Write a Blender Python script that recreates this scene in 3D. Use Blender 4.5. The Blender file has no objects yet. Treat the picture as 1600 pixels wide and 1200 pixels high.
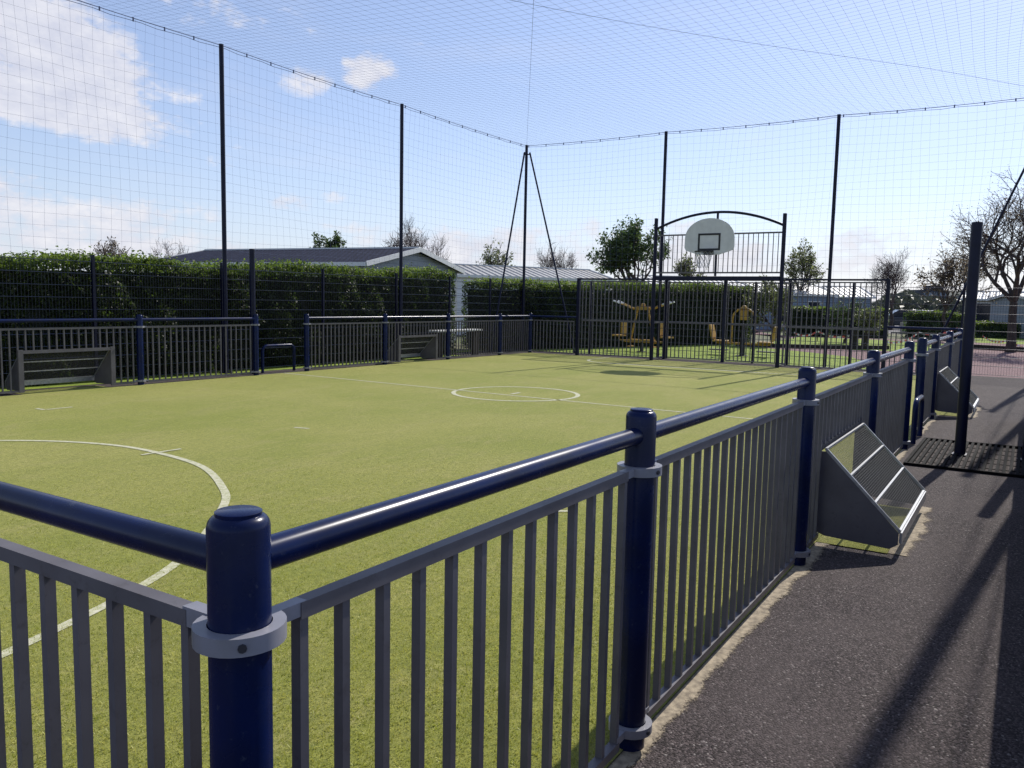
import bpy, math, random
import numpy as np
from mathutils import Vector
random.seed(7); rng = np.random.default_rng(7)
scn = bpy.context.scene; COL = scn.collection
R = math.radians

# ------------------------------------------------------------------ camera frame
CAM = np.array([-0.89791, -1.1038, 1.57016]); YAW, PITCH, ROLL, F = 0.56093, -0.10141, 0.01999, 1276.157
fw = np.array([math.cos(YAW)*math.cos(PITCH), math.sin(YAW)*math.cos(PITCH), math.sin(PITCH)])
r0 = np.array([math.sin(YAW), -math.cos(YAW), 0.0]); u0 = np.cross(r0, fw)
rt = r0*math.cos(ROLL)+u0*math.sin(ROLL); up = -r0*math.sin(ROLL)+u0*math.cos(ROLL)
def W(px, py, D):
    "world point seen at (px,py) of the 1600x1200 photograph, D metres deep"
    return CAM + D*(fw + rt*(px-800)/F + up*(600-py)/F)
def G(px, D):
    p = W(px, 600, D)
    # correct for pitch: point on ground at horizontal depth D
    a = CAM[:2] + D*(np.array([math.cos(YAW), math.sin(YAW)]) + r0[:2]*(px-800)/F)
    return float(a[0]), float(a[1])
def HZ(px, py, D):
    "height of a point at depth D seen at photo row py"
    hy = 470 + (px-803)*0.0198
    return CAM[2] + (hy-py)*D/F

# ------------------------------------------------------------------ materials
def mat(name, col, rough=.6, metal=0, spec=.5, noise=None, bump=None, coat=0, trans=0, mixcol=None, scale=20):
    m = bpy.data.materials.new(name); m.use_nodes = True
    n = m.node_tree.nodes; l = m.node_tree.links; b = n['Principled BSDF']
    b.inputs['Base Color'].default_value = (*col, 1); b.inputs['Roughness'].default_value = rough
    b.inputs['Metallic'].default_value = metal; b.inputs['Specular IOR Level'].default_value = spec
    b.inputs['Coat Weight'].default_value = coat
    if trans: b.inputs['Transmission Weight'].default_value = trans
    tc = n.new('ShaderNodeTexCoord')
    if noise or mixcol:
        nz = n.new('ShaderNodeTexNoise'); nz.inputs['Scale'].default_value = scale; nz.inputs['Detail'].default_value = 6
        l.new(tc.outputs['Object'], nz.inputs['Vector'])
        mx = n.new('ShaderNodeMix'); mx.data_type = 'RGBA'
        c2 = mixcol or tuple(c*(1-noise) for c in col)
        mx.inputs[6].default_value = (*col, 1); mx.inputs[7].default_value = (*c2, 1)
        rp = n.new('ShaderNodeMapRange'); rp.inputs[1].default_value = .35; rp.inputs[2].default_value = .65
        l.new(nz.outputs['Fac'], rp.inputs[0]); l.new(rp.outputs[0], mx.inputs[0]); l.new(mx.outputs[2], b.inputs['Base Color'])
        rr = n.new('ShaderNodeMapRange'); rr.inputs[3].default_value = max(0, rough-.07); rr.inputs[4].default_value = min(1, rough+.1)
        l.new(nz.outputs['Fac'], rr.inputs[0]); l.new(rr.outputs[0], b.inputs['Roughness'])
    if bump:
        bz = n.new('ShaderNodeTexNoise'); bz.inputs['Scale'].default_value = bump[0]; bz.inputs['Detail'].default_value = 5
        l.new(tc.outputs['Object'], bz.inputs['Vector'])
        bp = n.new('ShaderNodeBump'); bp.inputs['Strength'].default_value = bump[1]; bp.inputs['Distance'].default_value = bump[2]
        l.new(bz.outputs['Fac'], bp.inputs['Height']); l.new(bp.outputs[0], b.inputs['Normal'])
    return m
M = {}
M['blue'] = mat('blue_paint', (.0026, .0110, .068), .25, spec=.2, mixcol=(.0035, .008, .038), scale=5, bump=(14, .03, .002))
def wear(m, col, lo, hi, scale, amt):
    n = m.node_tree.nodes; l = m.node_tree.links; b = n['Principled BSDF']; src = b.inputs['Base Color'].links[0].from_socket
    tc = n.new('ShaderNodeTexCoord'); z = n.new('ShaderNodeTexNoise'); z.inputs['Scale'].default_value = scale; z.inputs['Detail'].default_value = 9; z.inputs['Roughness'].default_value = .75
    l.new(tc.outputs['Object'], z.inputs['Vector']); r = n.new('ShaderNodeMapRange'); r.inputs[1].default_value = lo; r.inputs[2].default_value = hi; r.inputs[4].default_value = amt; l.new(z.outputs['Fac'], r.inputs[0])
    x = n.new('ShaderNodeMix'); x.data_type = 'RGBA'; l.new(r.outputs[0], x.inputs[0]); l.new(src, x.inputs[6]); x.inputs[7].default_value = (*col, 1); l.new(x.outputs[2], b.inputs['Base Color'])
wear(M['blue'], (.09, .10, .13), .60, .70, 38, .5); wear(M['blue'], (.03, .035, .055), .5, .75, 3.5, .3)
M['navy'] = mat('navy_paint', (.002, .004, .028), .4, spec=.3, noise=.3, scale=9)
M['grey'] = mat('grey_paint', (.135, .126, .138), .5, spec=.3, mixcol=(.105, .097, .106), scale=5)
wear(M['grey'], (.06, .05, .045), .56, .72, 22, .6)
M['ring'] = mat('ring_paint', (.21, .21, .23), .4, mixcol=(.24, .24, .28), scale=18)
M['galv'] = mat('galvanised', (.45, .46, .48), .35, .4, noise=.3, scale=30)
M['grille'] = mat('grille_metal', (.09, .09, .095), .7, 0, noise=.2, scale=30)
M['bolt'] = mat('bolt_steel', (.06, .06, .07), .5, .6)
M['wire'] = mat('wire_coated', (.008, .014, .04), .22, spec=.7)
M['net'] = mat('net_twine', (.12, .15, .27), .95)
M['rubber'] = mat('rubber_grating', (.008, .007, .007), .9, spec=.15, noise=.4, scale=12)
M['board'] = mat('board_white', (.68, .68, .67), .5, noise=.12, scale=5)
M['black'] = mat('black_paint', (.012, .012, .014), .5)
M['yellow'] = mat('yellow_paint', (.52, .29, .04), .5, noise=.15, scale=14)
M['white'] = mat('white_paint', (.75, .75, .73), .5, noise=.08, scale=3)
M['cream'] = mat('cream_siding', (.42, .39, .33), .6, noise=.12, scale=2)
M['bluegrey'] = mat('bluegrey_siding', (.24, .29, .38), .6, noise=.1, scale=2)
M['darkglass'] = mat('dark_glass', (.02, .025, .04), .1)
M['concrete'] = mat('concrete', (.24, .24, .26), .85, noise=.3, scale=8, bump=(60, .3, .003))
M['timber'] = mat('dark_timber', (.035, .028, .022), .85, noise=.4, scale=12)
M['sand'] = mat('dry_sand', (.40, .33, .22), .95, mixcol=(.2, .165, .12), scale=14, bump=(120, .6, .004))
M['soil'] = mat('soil', (.07, .055, .04), .95, noise=.4, scale=6, bump=(40, .5, .02))
M['line'] = mat('line_paint', (.58, .55, .4), .85, mixcol=(.40, .40, .22), scale=24, bump=(300, .4, .003))
M['bark'] = mat('bark', (.075, .055, .045), .9, noise=.5, scale=10, bump=(30, .6, .01))
M['twig'] = mat('twig', (.10, .07, .06), .9)
M['carpaint'] = mat('car_paint', (.05, .055, .07), .25, coat=.4)
M['hillblock'] = mat('distant_block', (.05, .06, .09), .8, noise=.3, scale=.2)
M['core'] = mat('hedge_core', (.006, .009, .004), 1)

def leafmat(name, c1, c2, tr=.35):
    m = bpy.data.materials.new(name); m.use_nodes = True
    n = m.node_tree.nodes; l = m.node_tree.links; b = n['Principled BSDF']
    tc = n.new('ShaderNodeTexCoord'); nz = n.new('ShaderNodeTexNoise'); nz.inputs['Scale'].default_value = 9; nz.inputs['Detail'].default_value = 4
    l.new(tc.outputs['Object'], nz.inputs['Vector'])
    gi = n.new('ShaderNodeMapRange'); gi.inputs[1].default_value = .35; gi.inputs[2].default_value = .65
    l.new(nz.outputs['Fac'], gi.inputs[0])
    mx = n.new('ShaderNodeMix'); mx.data_type = 'RGBA'; mx.inputs[6].default_value = (*c1, 1); mx.inputs[7].default_value = (*c2, 1)
    l.new(gi.outputs[0], mx.inputs[0]); l.new(mx.outputs[2], b.inputs['Base Color'])
    b.inputs['Roughness'].default_value = .5; b.inputs['Specular IOR Level'].default_value = .35
    t = n.new('ShaderNodeBsdfTranslucent'); hs = n.new('ShaderNodeHueSaturation'); hs.inputs['Value'].default_value = 4.6
    l.new(mx.outputs[2], hs.inputs['Color']); l.new(hs.outputs[0], t.inputs['Color'])
    ms = n.new('ShaderNodeMixShader'); ms.inputs[0].default_value = tr
    l.new(b.outputs[0], ms.inputs[1]); l.new(t.outputs[0], ms.inputs[2]); l.new(ms.outputs[0], n['Material Output'].inputs['Surface'])
    return m
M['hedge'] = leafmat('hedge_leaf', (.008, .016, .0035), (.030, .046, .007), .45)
M['hedgetop'] = leafmat('hedge_sunlit_leaf', (.024, .04, .006), (.06, .085, .011), .45)  # brighter leaf colour for the top shoots, sunlight on the hedge top painted in
M['leafdark'] = leafmat('tree_leaf_dark', (.025, .045, .015), (.05, .075, .02), .25)
M['leafmid'] = leafmat('tree_leaf_mid', (.05, .065, .025), (.08, .09, .03), .3)
M['leafbrown'] = leafmat('tree_bud', (.07, .055, .04), (.10, .08, .05), .25)

def turf_mat():
    m = bpy.data.materials.new('artificial_turf'); m.use_nodes = True
    n = m.node_tree.nodes; l = m.node_tree.links; b = n['Principled BSDF']
    tc = n.new('ShaderNodeTexCoord'); O = tc.outputs['Object']
    def nz(s, d=5, r=.55, vec=O, dist=0):
        x = n.new('ShaderNodeTexNoise'); x.inputs['Scale'].default_value = s; x.inputs['Detail'].default_value = d; x.inputs['Roughness'].default_value = r
        x.inputs['Distortion'].default_value = dist
        l.new(vec, x.inputs['Vector']); return x.outputs['Fac']
    def rng_(v, a, b_, c=0, d=1):
        x = n.new('ShaderNodeMapRange'); x.inputs[1].default_value = a; x.inputs[2].default_value = b_; x.inputs[3].default_value = c; x.inputs[4].default_value = d
        l.new(v, x.inputs[0]); return x.outputs[0]
    def mix(f, a, c, bt='MIX'):
        x = n.new('ShaderNodeMix'); x.data_type = 'RGBA'; x.blend_type = bt
        for i, v in ((0, f), (6, a), (7, c)):
            if isinstance(v, (tuple, float, int)): x.inputs[i].default_value = (*v, 1) if isinstance(v, tuple) else v
            else: l.new(v, x.inputs[i])
        return x.outputs[2]
    mp = n.new('ShaderNodeMapping'); mp.inputs['Scale'].default_value = (.55, 1.6, 1); l.new(O, mp.inputs['Vector'])
    c = mix(rng_(nz(.45, 7, .6, O, .6), .36, .66), (.325, .35, .046), (.475, .44, .11))
    c = mix(rng_(nz(2.0, 8, .72, mp.outputs[0], 1.2), .50, .72, 0, .6), c, (.56, .46, .20))
    c = mix(rng_(nz(6, 7, .75), .48, .72, 0, .5), c, (.20, .235, .03))
    c = mix(rng_(nz(28, 5, .8), .38, .60, .7, 0), c, (.13, .16, .02))
    sp = nz(190, 3, .8); c = mix(rng_(sp, .42, .60, .6, 0), c, (.09, .10, .012))
    sp2 = nz(150, 3, .85); c = mix(rng_(sp2, .57, .68, 0, .6), c, (.72, .66, .28))
    # sand pushed to the boards: lighter near the touch lines
    l.new(c, b.inputs['Base Color']); b.inputs['Roughness'].default_value = .9; b.inputs['Specular IOR Level'].default_value = .15
    b.inputs['Sheen Weight'].default_value = .2; b.inputs['Sheen Tint'].default_value = (.9, .83, .55, 1)
    bp = n.new('ShaderNodeBump'); bp.inputs['Strength'].default_value = .75; bp.inputs['Distance'].default_value = .009; l.new(sp, bp.inputs['Height'])
    l.new(bp.outputs[0], b.inputs['Normal'])
    return m
M['turf'] = turf_mat()
def asphalt(name, base, hi, mottle):
    m = bpy.data.materials.new(name); m.use_nodes = True
    n = m.node_tree.nodes; l = m.node_tree.links; b = n['Principled BSDF']
    tc = n.new('ShaderNodeTexCoord'); O = tc.outputs['Object']
    v = n.new('ShaderNodeTexVoronoi'); v.inputs['Scale'].default_value = 130; l.new(O, v.inputs['Vector'])
    sep = n.new('ShaderNodeSeparateColor'); l.new(v.outputs['Color'], sep.inputs[0])
    r1 = n.new('ShaderNodeMapRange'); r1.inputs[1].default_value = .3; r1.inputs[2].default_value = 1.0; l.new(sep.outputs[0], r1.inputs[0])
    mx = n.new('ShaderNodeMix'); mx.data_type = 'RGBA'; mx.inputs[6].default_value = (*[c*.35 for c in base], 1); mx.inputs[7].default_value = (*[c*1.9 for c in base], 1); l.new(r1.outputs[0], mx.inputs[0])
    r2 = n.new('ShaderNodeMapRange'); r2.inputs[1].default_value = .972; r2.inputs[2].default_value = .985; l.new(sep.outputs[1], r2.inputs[0])
    m2 = n.new('ShaderNodeMix'); m2.data_type = 'RGBA'; m2.inputs[7].default_value = (*hi, 1); l.new(r2.outputs[0], m2.inputs[0]); l.new(mx.outputs[2], m2.inputs[6])
    nz = n.new('ShaderNodeTexNoise'); nz.inputs['Scale'].default_value = 1.3; nz.inputs['Detail'].default_value = 8; nz.inputs['Roughness'].default_value = .65; l.new(O, nz.inputs['Vector'])
    r3 = n.new('ShaderNodeMapRange'); r3.inputs[1].default_value = .35; r3.inputs[2].default_value = .7; r3.inputs[4].default_value = .55; l.new(nz.outputs['Fac'], r3.inputs[0])
    m3 = n.new('ShaderNodeMix'); m3.data_type = 'RGBA'; m3.inputs[7].default_value = (*mottle, 1); l.new(r3.outputs[0], m3.inputs[0]); l.new(m2.outputs[2], m3.inputs[6])
    l.new(m3.outputs[2], b.inputs['Base Color']); b.inputs['Roughness'].default_value = .88; b.inputs['Specular IOR Level'].default_value = .2
    bp = n.new('ShaderNodeBump'); bp.inputs['Strength'].default_value = .9; bp.inputs['Distance'].default_value = .006
    l.new(v.outputs['Distance'], bp.inputs['Height']); bp.invert = True; l.new(bp.outputs[0], b.inputs['Normal'])
    return m
M['asphalt'] = asphalt('asphalt', (.070, .056, .055), (.27, .24, .225), (.104, .084, .080))
M['pink'] = asphalt('pink_tarmac', (.23, .135, .135), (.4, .3, .3), (.2, .13, .135))
M['lawn'] = mat('lawn', (.27, .35, .03), .95, mixcol=(.15, .22, .02), scale=3, bump=(60, .9, .03))
M['field'] = mat('field', (.10, .12, .035), .95, mixcol=(.13, .115, .07), scale=.15)
M['wood_far'] = leafmat('far_leaf', (.03, .04, .03), (.05, .055, .04), .1)

def tilemat():
    m = mat('dark_roof_tile', (.035, .04, .075), .9, spec=.1)
    n = m.node_tree.nodes; l = m.node_tree.links; b = n['Principled BSDF']
    tc = n.new('ShaderNodeTexCoord'); br = n.new('ShaderNodeTexBrick'); br.inputs['Scale'].default_value = 2.6
    br.inputs['Color1'].default_value = (.016, .019, .04, 1); br.inputs['Color2'].default_value = (.03, .034, .065, 1); br.inputs['Mortar'].default_value = (.004, .005, .012, 1)
    br.inputs['Mortar Size'].default_value = .06; br.inputs['Row Height'].default_value = .55
    l.new(tc.outputs['UV'], br.inputs['Vector']); l.new(br.outputs['Color'], b.inputs['Base Color'])
    return m
M['tile'] = tilemat()

def stripe_mat():
    m = mat('tape_stripes', (.8, .1, .08), .5)
    n = m.node_tree.nodes; l = m.node_tree.links; b = n['Principled BSDF']
    tc = n.new('ShaderNodeTexCoord'); w = n.new('ShaderNodeTexWave'); w.inputs['Scale'].default_value = .9; w.bands_direction = 'DIAGONAL'
    l.new(tc.outputs['Object'], w.inputs['Vector']); r = n.new('ShaderNodeMapRange'); r.inputs[1].default_value = .45; r.inputs[2].default_value = .55; l.new(w.outputs['Fac'], r.inputs[0])
    mx = n.new('ShaderNodeMix'); mx.data_type = 'RGBA'; mx.inputs[6].default_value = (.7, .08, .07, 1); mx.inputs[7].default_value = (.8, .8, .8, 1)
    l.new(r.outputs[0], mx.inputs[0]); l.new(mx.outputs[2], b.inputs['Base Color']); return m
M['tape'] = stripe_mat()

# ------------------------------------------------------------------ mesh collector
class MB:
    def __init__(s): s.v = []; s.f = []; s.n = 0
    def add(s, verts, faces):
        verts = np.asarray(verts, float).reshape(-1, 3)
        s.v.append(verts); s.f += [tuple(i+s.n for i in f) for f in faces]; s.n += len(verts); return s
    def box(s, c, size, ax=None, ay=None, az=None):
        c = np.asarray(c, float); h = np.asarray(size, float)/2
        A = np.array([ax if ax is not None else (1, 0, 0), ay if ay is not None else (0, 1, 0), az if az is not None else (0, 0, 1)], float)
        V = [c + A[0]*h[0]*i + A[1]*h[1]*j + A[2]*h[2]*k for i in (-1, 1) for j in (-1, 1) for k in (-1, 1)]
        return s.add(V, [(0, 1, 3, 2), (4, 6, 7, 5), (0, 4, 5, 1), (2, 3, 7, 6), (0, 2, 6, 4), (1, 5, 7, 3)])
    def bb(s, x0, x1, y0, y1, z0, z1):
        return s.box(((x0+x1)/2, (y0+y1)/2, (z0+z1)/2), (x1-x0, y1-y0, z1-z0))
    def bar(s, a, b, w, h, upv=(0, 0, 1)):
        a = np.asarray(a, float); b = np.asarray(b, float); d = b-a; L = np.linalg.norm(d); d /= L
        upv = np.asarray(upv, float)
        if abs(d@upv) > .99: upv = np.array([1., 0, 0])
        sd = np.cross(d, upv); sd /= np.linalg.norm(sd); uu = np.cross(sd, d)
        return s.box((a+b)/2, (L, w, h), d, sd, uu)
    def tube(s, pts, rad, n=8, cap=True):
        pts = np.asarray(pts, float); k = len(pts); rad = np.broadcast_to(np.asarray(rad, float), (k,))
        t = np.gradient(pts, axis=0); t /= np.linalg.norm(t, axis=1)[:, None]+1e-12
        ref = np.array([0, 0, 1.]) if abs(t[0, 2]) < .9 else np.array([1., 0, 0])
        V = []; a = np.cross(t[0], ref); a /= np.linalg.norm(a)
        ang = np.arange(n)*2*math.pi/n
        for i in range(k):
            a = a - t[i]*(a@t[i]); a /= np.linalg.norm(a); b = np.cross(t[i], a)
            V.append(pts[i]+rad[i]*(np.cos(ang)[:, None]*a+np.sin(ang)[:, None]*b))
        V = np.concatenate(V); Fc = []
        for i in range(k-1):
            for j in range(n): Fc.append((i*n+j, i*n+(j+1) % n, (i+1)*n+(j+1) % n, (i+1)*n+j))
        if cap: Fc.append(tuple(range(n-1, -1, -1))); Fc.append(tuple((k-1)*n+j for j in range(n)))
        return s.add(V, Fc)
    def lathe(s, prof, c=(0, 0, 0), n=24, axis=2, a0=0, a1=2*math.pi):
        full = abs(a1-a0-2*math.pi) < 1e-6; m = n if full else n+1
        V = []; c = np.asarray(c, float)
        for r, z in prof:
            for j in range(m):
                t = a0+(a1-a0)*j/n; p = [r*math.cos(t), r*math.sin(t), z]
                if axis == 0: p = [p[2], p[0], p[1]]
                if axis == 1: p = [p[0], p[2], p[1]]
                V.append(c+p)
        Fc = []
        for i in range(len(prof)-1):
            for j in range(n):
                j2 = (j+1) % m; Fc.append((i*m+j, i*m+j2, (i+1)*m+j2, (i+1)*m+j))
        return s.add(V, Fc)
    def prism(s, poly, t0, t1, axis='y'):
        "poly in the two other axes, extruded t0..t1 on axis"
        k = len(poly); V = []
        for t in (t0, t1):
            for a, b in poly: V.append({'x': (t, a, b), 'y': (a, t, b), 'z': (a, b, t)}[axis])
        Fc = [tuple(range(k)), tuple(range(2*k-1, k-1, -1))]+[(i, i+k, (i+1) % k+k, (i+1) % k) for i in range(k)]
        return s.add(V, Fc)
    def build(s, name, m, parent=None, smooth=False, world=True, kind=None, bevel=0, uv=None):
        me = bpy.data.meshes.new(name); V = np.concatenate(s.v)
        if parent is not None and world: V = V-np.array(parent.get('_base', (0, 0, 0)))
        me.from_pydata(V.tolist(), [], s.f)
        if smooth:
            me.shade_smooth() if hasattr(me, 'shade_smooth') else None
            try: me.set_sharp_from_angle(angle=R(38))
            except Exception: pass
        me.materials.append(m)
        o = bpy.data.objects.new(name, me); COL.objects.link(o)
        if parent is not None:
            o.parent = parent
            if '_base' in parent.keys(): o['_base'] = parent['_base']
        if bevel:
            b = o.modifiers.new('bevel', 'BEVEL'); b.width = bevel; b.segments = 2; b.limit_method = 'ANGLE'
        if kind: o['kind'] = kind
        return o
def thing(name, label, cat, base=(0, 0, 0), group=None):
    o = bpy.data.objects.new(name, None); COL.objects.link(o); o.location = base; o['_base'] = list(base); o.empty_display_size = .2
    o['label'] = label; o['category'] = cat
    if group: o['group'] = group
    return o
def tag(o, label, cat, group=None):
    o['label'] = label; o['category'] = cat
    if group: o['group'] = group
    return o
def copy_tree(o, parent=None):
    c = o.copy(); COL.objects.link(c)
    if parent is not None: c.parent = parent
    for ch in [x for x in COL.objects if x.parent == o]: copy_tree(ch, c)
    return c
def struct(name, mb, m): return mb.build(name, m, kind='structure')

# ------------------------------------------------------------------ constants of the court
L, Wd, H = 20.63, 11.8, 1.21
XR = [0, 1.7, 4.2, 6.7, 9.2]; XR2 = [10.55, 12.25, 14.75, 17.25, 18.93]

# ------------------------------------------------------------------ ground sheets
def sheet(name, poly, z, m, kind='structure'):
    b = MB(); b.add([(x, y, z) for x, y in poly], [tuple(range(len(poly)))]); return b.build(name, m, kind=kind)
def rect(x0, x1, y0, y1): return [(x0, y0), (x1, y0), (x1, y1), (x0, y1)]
sheet('ground', rect(-900, 1500, -1200, 1200), -.02, M['field'])
sheet('asphalt_path', rect(-6, 21.75, -3.2, 13.3), -.0085, M['asphalt'])
sheet('playground_tarmac', [(21.75, -14), (41, -14), (41, 3), (36, 6.6), (30.6, 8.5), (21.75, 10)], -.010, M['pink'])
sheet('lawn', [(21.75, 2.2), (24, 2.6), (27, 3.6), (28.6, 5.2), (30.2, 7.2), (34, 8), (38, 14), (24, 14.5), (17.6, 13.4), (21.75, 13.3)], -.004, M['lawn'])
sheet('grass_strip', rect(-6, 18, 12.45, 14.2), -.0045, M['lawn'])
sheet('far_lawn', [(32.5, 2.0), (41, 1.2), (43.5, 5), (43.5, 9), (34.5, 8.3), (31.8, 5.6)], -.005, M['lawn'])
sheet('far_grass', [(45, -3.2), (56, -3.8), (56, 1.6), (45, 1.0)], -.006, M['lawn'])
sheet('far_path', [(40.8, -14), (45, -14), (45, 12), (75, 16), (75, 24), (41, 9)], -.009, M['pink'])
sheet('car_park', [(56, -20), (140, -40), (140, 40), (56, 12)], -.008, mat('pale_tarmac', (.16, .15, .15), .9, noise=.2, scale=.5))
sheet('concrete_kerb_strip', rect(-6, 13.2, -3.2, -1.20), -.002, M['concrete'])
# turf, with the goal pockets
sheet('artificial_turf', rect(0, L, 0, Wd), 0.0, M['turf'])

def ragged(x0, x1, y_in, w, n, axis='x', amp=.03, seed=1):
    r = np.random.default_rng(seed); n = n*3; xs = np.linspace(x0, x1, n); ph = r.random(12)*6.28
    wv = sum(np.sin(xs*f+p)*a for f, p, a in zip((.9, 2.1, 3.7, 6.3, 11, 17, 29, 47), ph, (.5, .45, .35, .25, .16, .12, .08, .05)))
    e = w*(1+.55*wv*amp/.045)+.004*(r.random(n)-.5)
    V = [(x, y_in, 0) for x in xs]+[(x, y_in+ee, 0) for x, ee in zip(xs, e)]
    if axis == 'y': V = [(b, a, c) for a, b, c in V]
    return V, [(i, i+1, n+i+1, n+i) for i in range(n-1)]
def sand_mat():
    m = mat('dry_sand_edge', (.44, .36, .25), .95, mixcol=(.22, .18, .13), scale=30, bump=(160, .7, .004))
    n = m.node_tree.nodes; l = m.node_tree.links; b = n['Principled BSDF']
    at = n.new('ShaderNodeAttribute'); at.attribute_name = 'edge'; tc = n.new('ShaderNodeTexCoord')
    z = n.new('ShaderNodeTexNoise'); z.inputs['Scale'].default_value = 90; z.inputs['Detail'].default_value = 8; z.inputs['Roughness'].default_value = .8; l.new(tc.outputs['Object'], z.inputs['Vector'])
    z2 = n.new('ShaderNodeTexNoise'); z2.inputs['Scale'].default_value = 5; z2.inputs['Detail'].default_value = 3; l.new(tc.outputs['Object'], z2.inputs['Vector'])
    a1 = n.new('ShaderNodeMath'); a1.operation = 'MULTIPLY_ADD'; a1.inputs[1].default_value = 1.0; a1.inputs[2].default_value = -.5; l.new(z.outputs['Fac'], a1.inputs[0])
    a3 = n.new('ShaderNodeMath'); a3.operation = 'MULTIPLY_ADD'; a3.inputs[1].default_value = .8; a3.inputs[2].default_value = -.4; l.new(z2.outputs['Fac'], a3.inputs[0])
    a2 = n.new('ShaderNodeMath'); l.new(at.outputs['Fac'], a2.inputs[0]); l.new(a1.outputs[0], a2.inputs[1])
    a4 = n.new('ShaderNodeMath'); l.new(a2.outputs[0], a4.inputs[0]); l.new(a3.outputs[0], a4.inputs[1])
    r = n.new('ShaderNodeMapRange'); r.inputs[1].default_value = .36; r.inputs[2].default_value = .52; l.new(a4.outputs[0], r.inputs[0]); l.new(r.outputs[0], b.inputs['Alpha'])
    return m
M['sandedge'] = sand_mat()
def sand(b, name='sand_verge'):
    o = b.build(name, M['sandedge'], kind='structure'); a = o.data.attributes.new('edge', 'FLOAT', 'POINT'); e = []
    for v in b.v: h = len(v)//2; e += [1.0]*h+[0.0]*(len(v)-h)
    a.data.foreach_set('value', e)
b = MB()
for (x0, x1, s, seed) in ((-.1, 9.15, -1, 1), (10.5, L, -1, 2)):
    V, Fc = ragged(x0, x1, 0.0, -.125, 240, seed=seed, amp=.008); b.add([(x, y, -.004) for x, y, z in V], Fc)
V, Fc = ragged(0, L, Wd, .16, 240, seed=4, amp=.03); b.add([(x, y, -.004) for x, y, z in V], Fc)
V, Fc = ragged(0, Wd, 0, -.15, 200, axis='y', seed=5, amp=.03); b.add([(x, y, -.0045) for x, y, z in V], Fc)
sand(b)

# turf fibres close to the camera, too many to count
def fibres(n):
    r = np.random.default_rng(77)
    x = r.random(n*3)*9; y = r.random(n*3)*8.5; d = np.hypot(x-CAM[0], y-CAM[1]); keep = r.random(n*3) < np.clip((2.8/d)**1.4, 0, 1)*np.clip((8.4-d)/4.5, 0, 1)
    x = x[keep][:n]; y = y[keep][:n]; n = len(x); x = np.maximum(x, .03); y = np.maximum(y, .03)
    a = r.random(n)*6.283; h = .004+.007*r.random(n); w = .0013+.0014*r.random(n); ln = .006*r.normal(size=(n, 2))
    dx, dy = np.cos(a)*w, np.sin(a)*w; z0 = np.full(n, -.002)
    V = np.stack([np.c_[x-dx, y-dy, z0], np.c_[x+dx, y+dy, z0], np.c_[x+dx*.4+ln[:, 0], y+dy*.4+ln[:, 1], h], np.c_[x-dx*.4+ln[:, 0], y-dy*.4+ln[:, 1], h]], 1).reshape(-1, 3)
    me = bpy.data.meshes.new('turf_fibres'); me.vertices.add(len(V)); me.vertices.foreach_set('co', V.astype(np.float32).ravel())
    me.loops.add(n*4); me.loops.foreach_set('vertex_index', np.arange(n*4, dtype=np.int32)); me.polygons.add(n); me.polygons.foreach_set('loop_start', np.arange(0, n*4, 4, dtype=np.int32))
    me.update(calc_edges=True); me.materials.append(M['fibre']); o = bpy.data.objects.new('turf_fibres', me); COL.objects.link(o); o['kind'] = 'stuff'; tag(o, 'short yellow-green turf fibres standing up from the pitch surface', 'turf')
M['fibre'] = leafmat('turf_fibre', (.30, .33, .04), (.48, .46, .11), .4); M['fibre'].node_tree.nodes['Mix Shader'].inputs[0].default_value = .35
for nd in M['fibre'].node_tree.nodes:
    if nd.type == 'HUE_SAT': nd.inputs['Value'].default_value = 1.3
fibres(300000)

# painted lines
b = MB(); ZL = .004
def stripe(p, q, w=.06):
    p = np.array(p, float); q = np.array(q, float); d = (q-p)/np.linalg.norm(q-p); s = np.array([-d[1], d[0]])*w/2
    b.add([(*(p-s), ZL), (*(q-s), ZL), (*(q+s), ZL), (*(p+s), ZL)], [(0, 1, 2, 3)])
def arc(cx, cy, rx, a0, a1, w=.06, ry=None, n=64):
    ry = ry or rx; V = []
    for i in range(n+1):
        t = a0+(a1-a0)*i/n
        V += [(cx+(rx-w/2)*math.cos(t), cy+(ry-w/2)*math.sin(t), ZL), (cx+(rx+w/2)*math.cos(t), cy+(ry+w/2)*math.sin(t), ZL)]
    b.add(V, [(2*i, 2*i+1, 2*i+3, 2*i+2) for i in range(n)])
MX = 10.75
stripe((10.75, Wd-.05), (10.35, .1), .055); b.v[-1][:, 2] = ZL
arc(MX+.1, 6.2, 1.06, 0, 2*math.pi, .075)
stripe((10.98, 6.2), (10.72, 6.2), .07); b.v[-1][:, 2] += .002
K = np.array([(-.8, 2.45), (.05, 2.46), (.81, 2.55), (1.96, 2.99), (3.0, 3.86), (3.45, 4.45), (3.85, 5.25), (4.0, 6.12), (3.98, 6.8), (3.76, 7.45), (3.35, 8.02), (2.6, 8.65), (1.5, 9.15), (.3, 9.32), (-.6, 9.33)])
V = []
for i in range(1, len(K)-2):
    for k in range(10):
        u = k/10; p0, p1, p2, p3 = K[i-1:i+3]
        V.append(.5*((2*p1)+(p2-p0)*u+(2*p0-5*p1+4*p2-p3)*u*u+(3*p1-p0-3*p2+p3)*u**3))
V = np.array(V); T = np.gradient(V, axis=0); T /= np.linalg.norm(T, axis=1)[:, None]; Nn = np.c_[-T[:, 1], T[:, 0]]*.032; nV = len(V)
b.add([(*p, ZL) for p in V-Nn]+[(*p, ZL) for p in V+Nn], [(i, i+1, nV+i+1, nV+i) for i in range(nV-1)])
stripe((3.83, 6.12), (4.26, 6.10), .045); b.v[-1][:, 2] += .002
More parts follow.
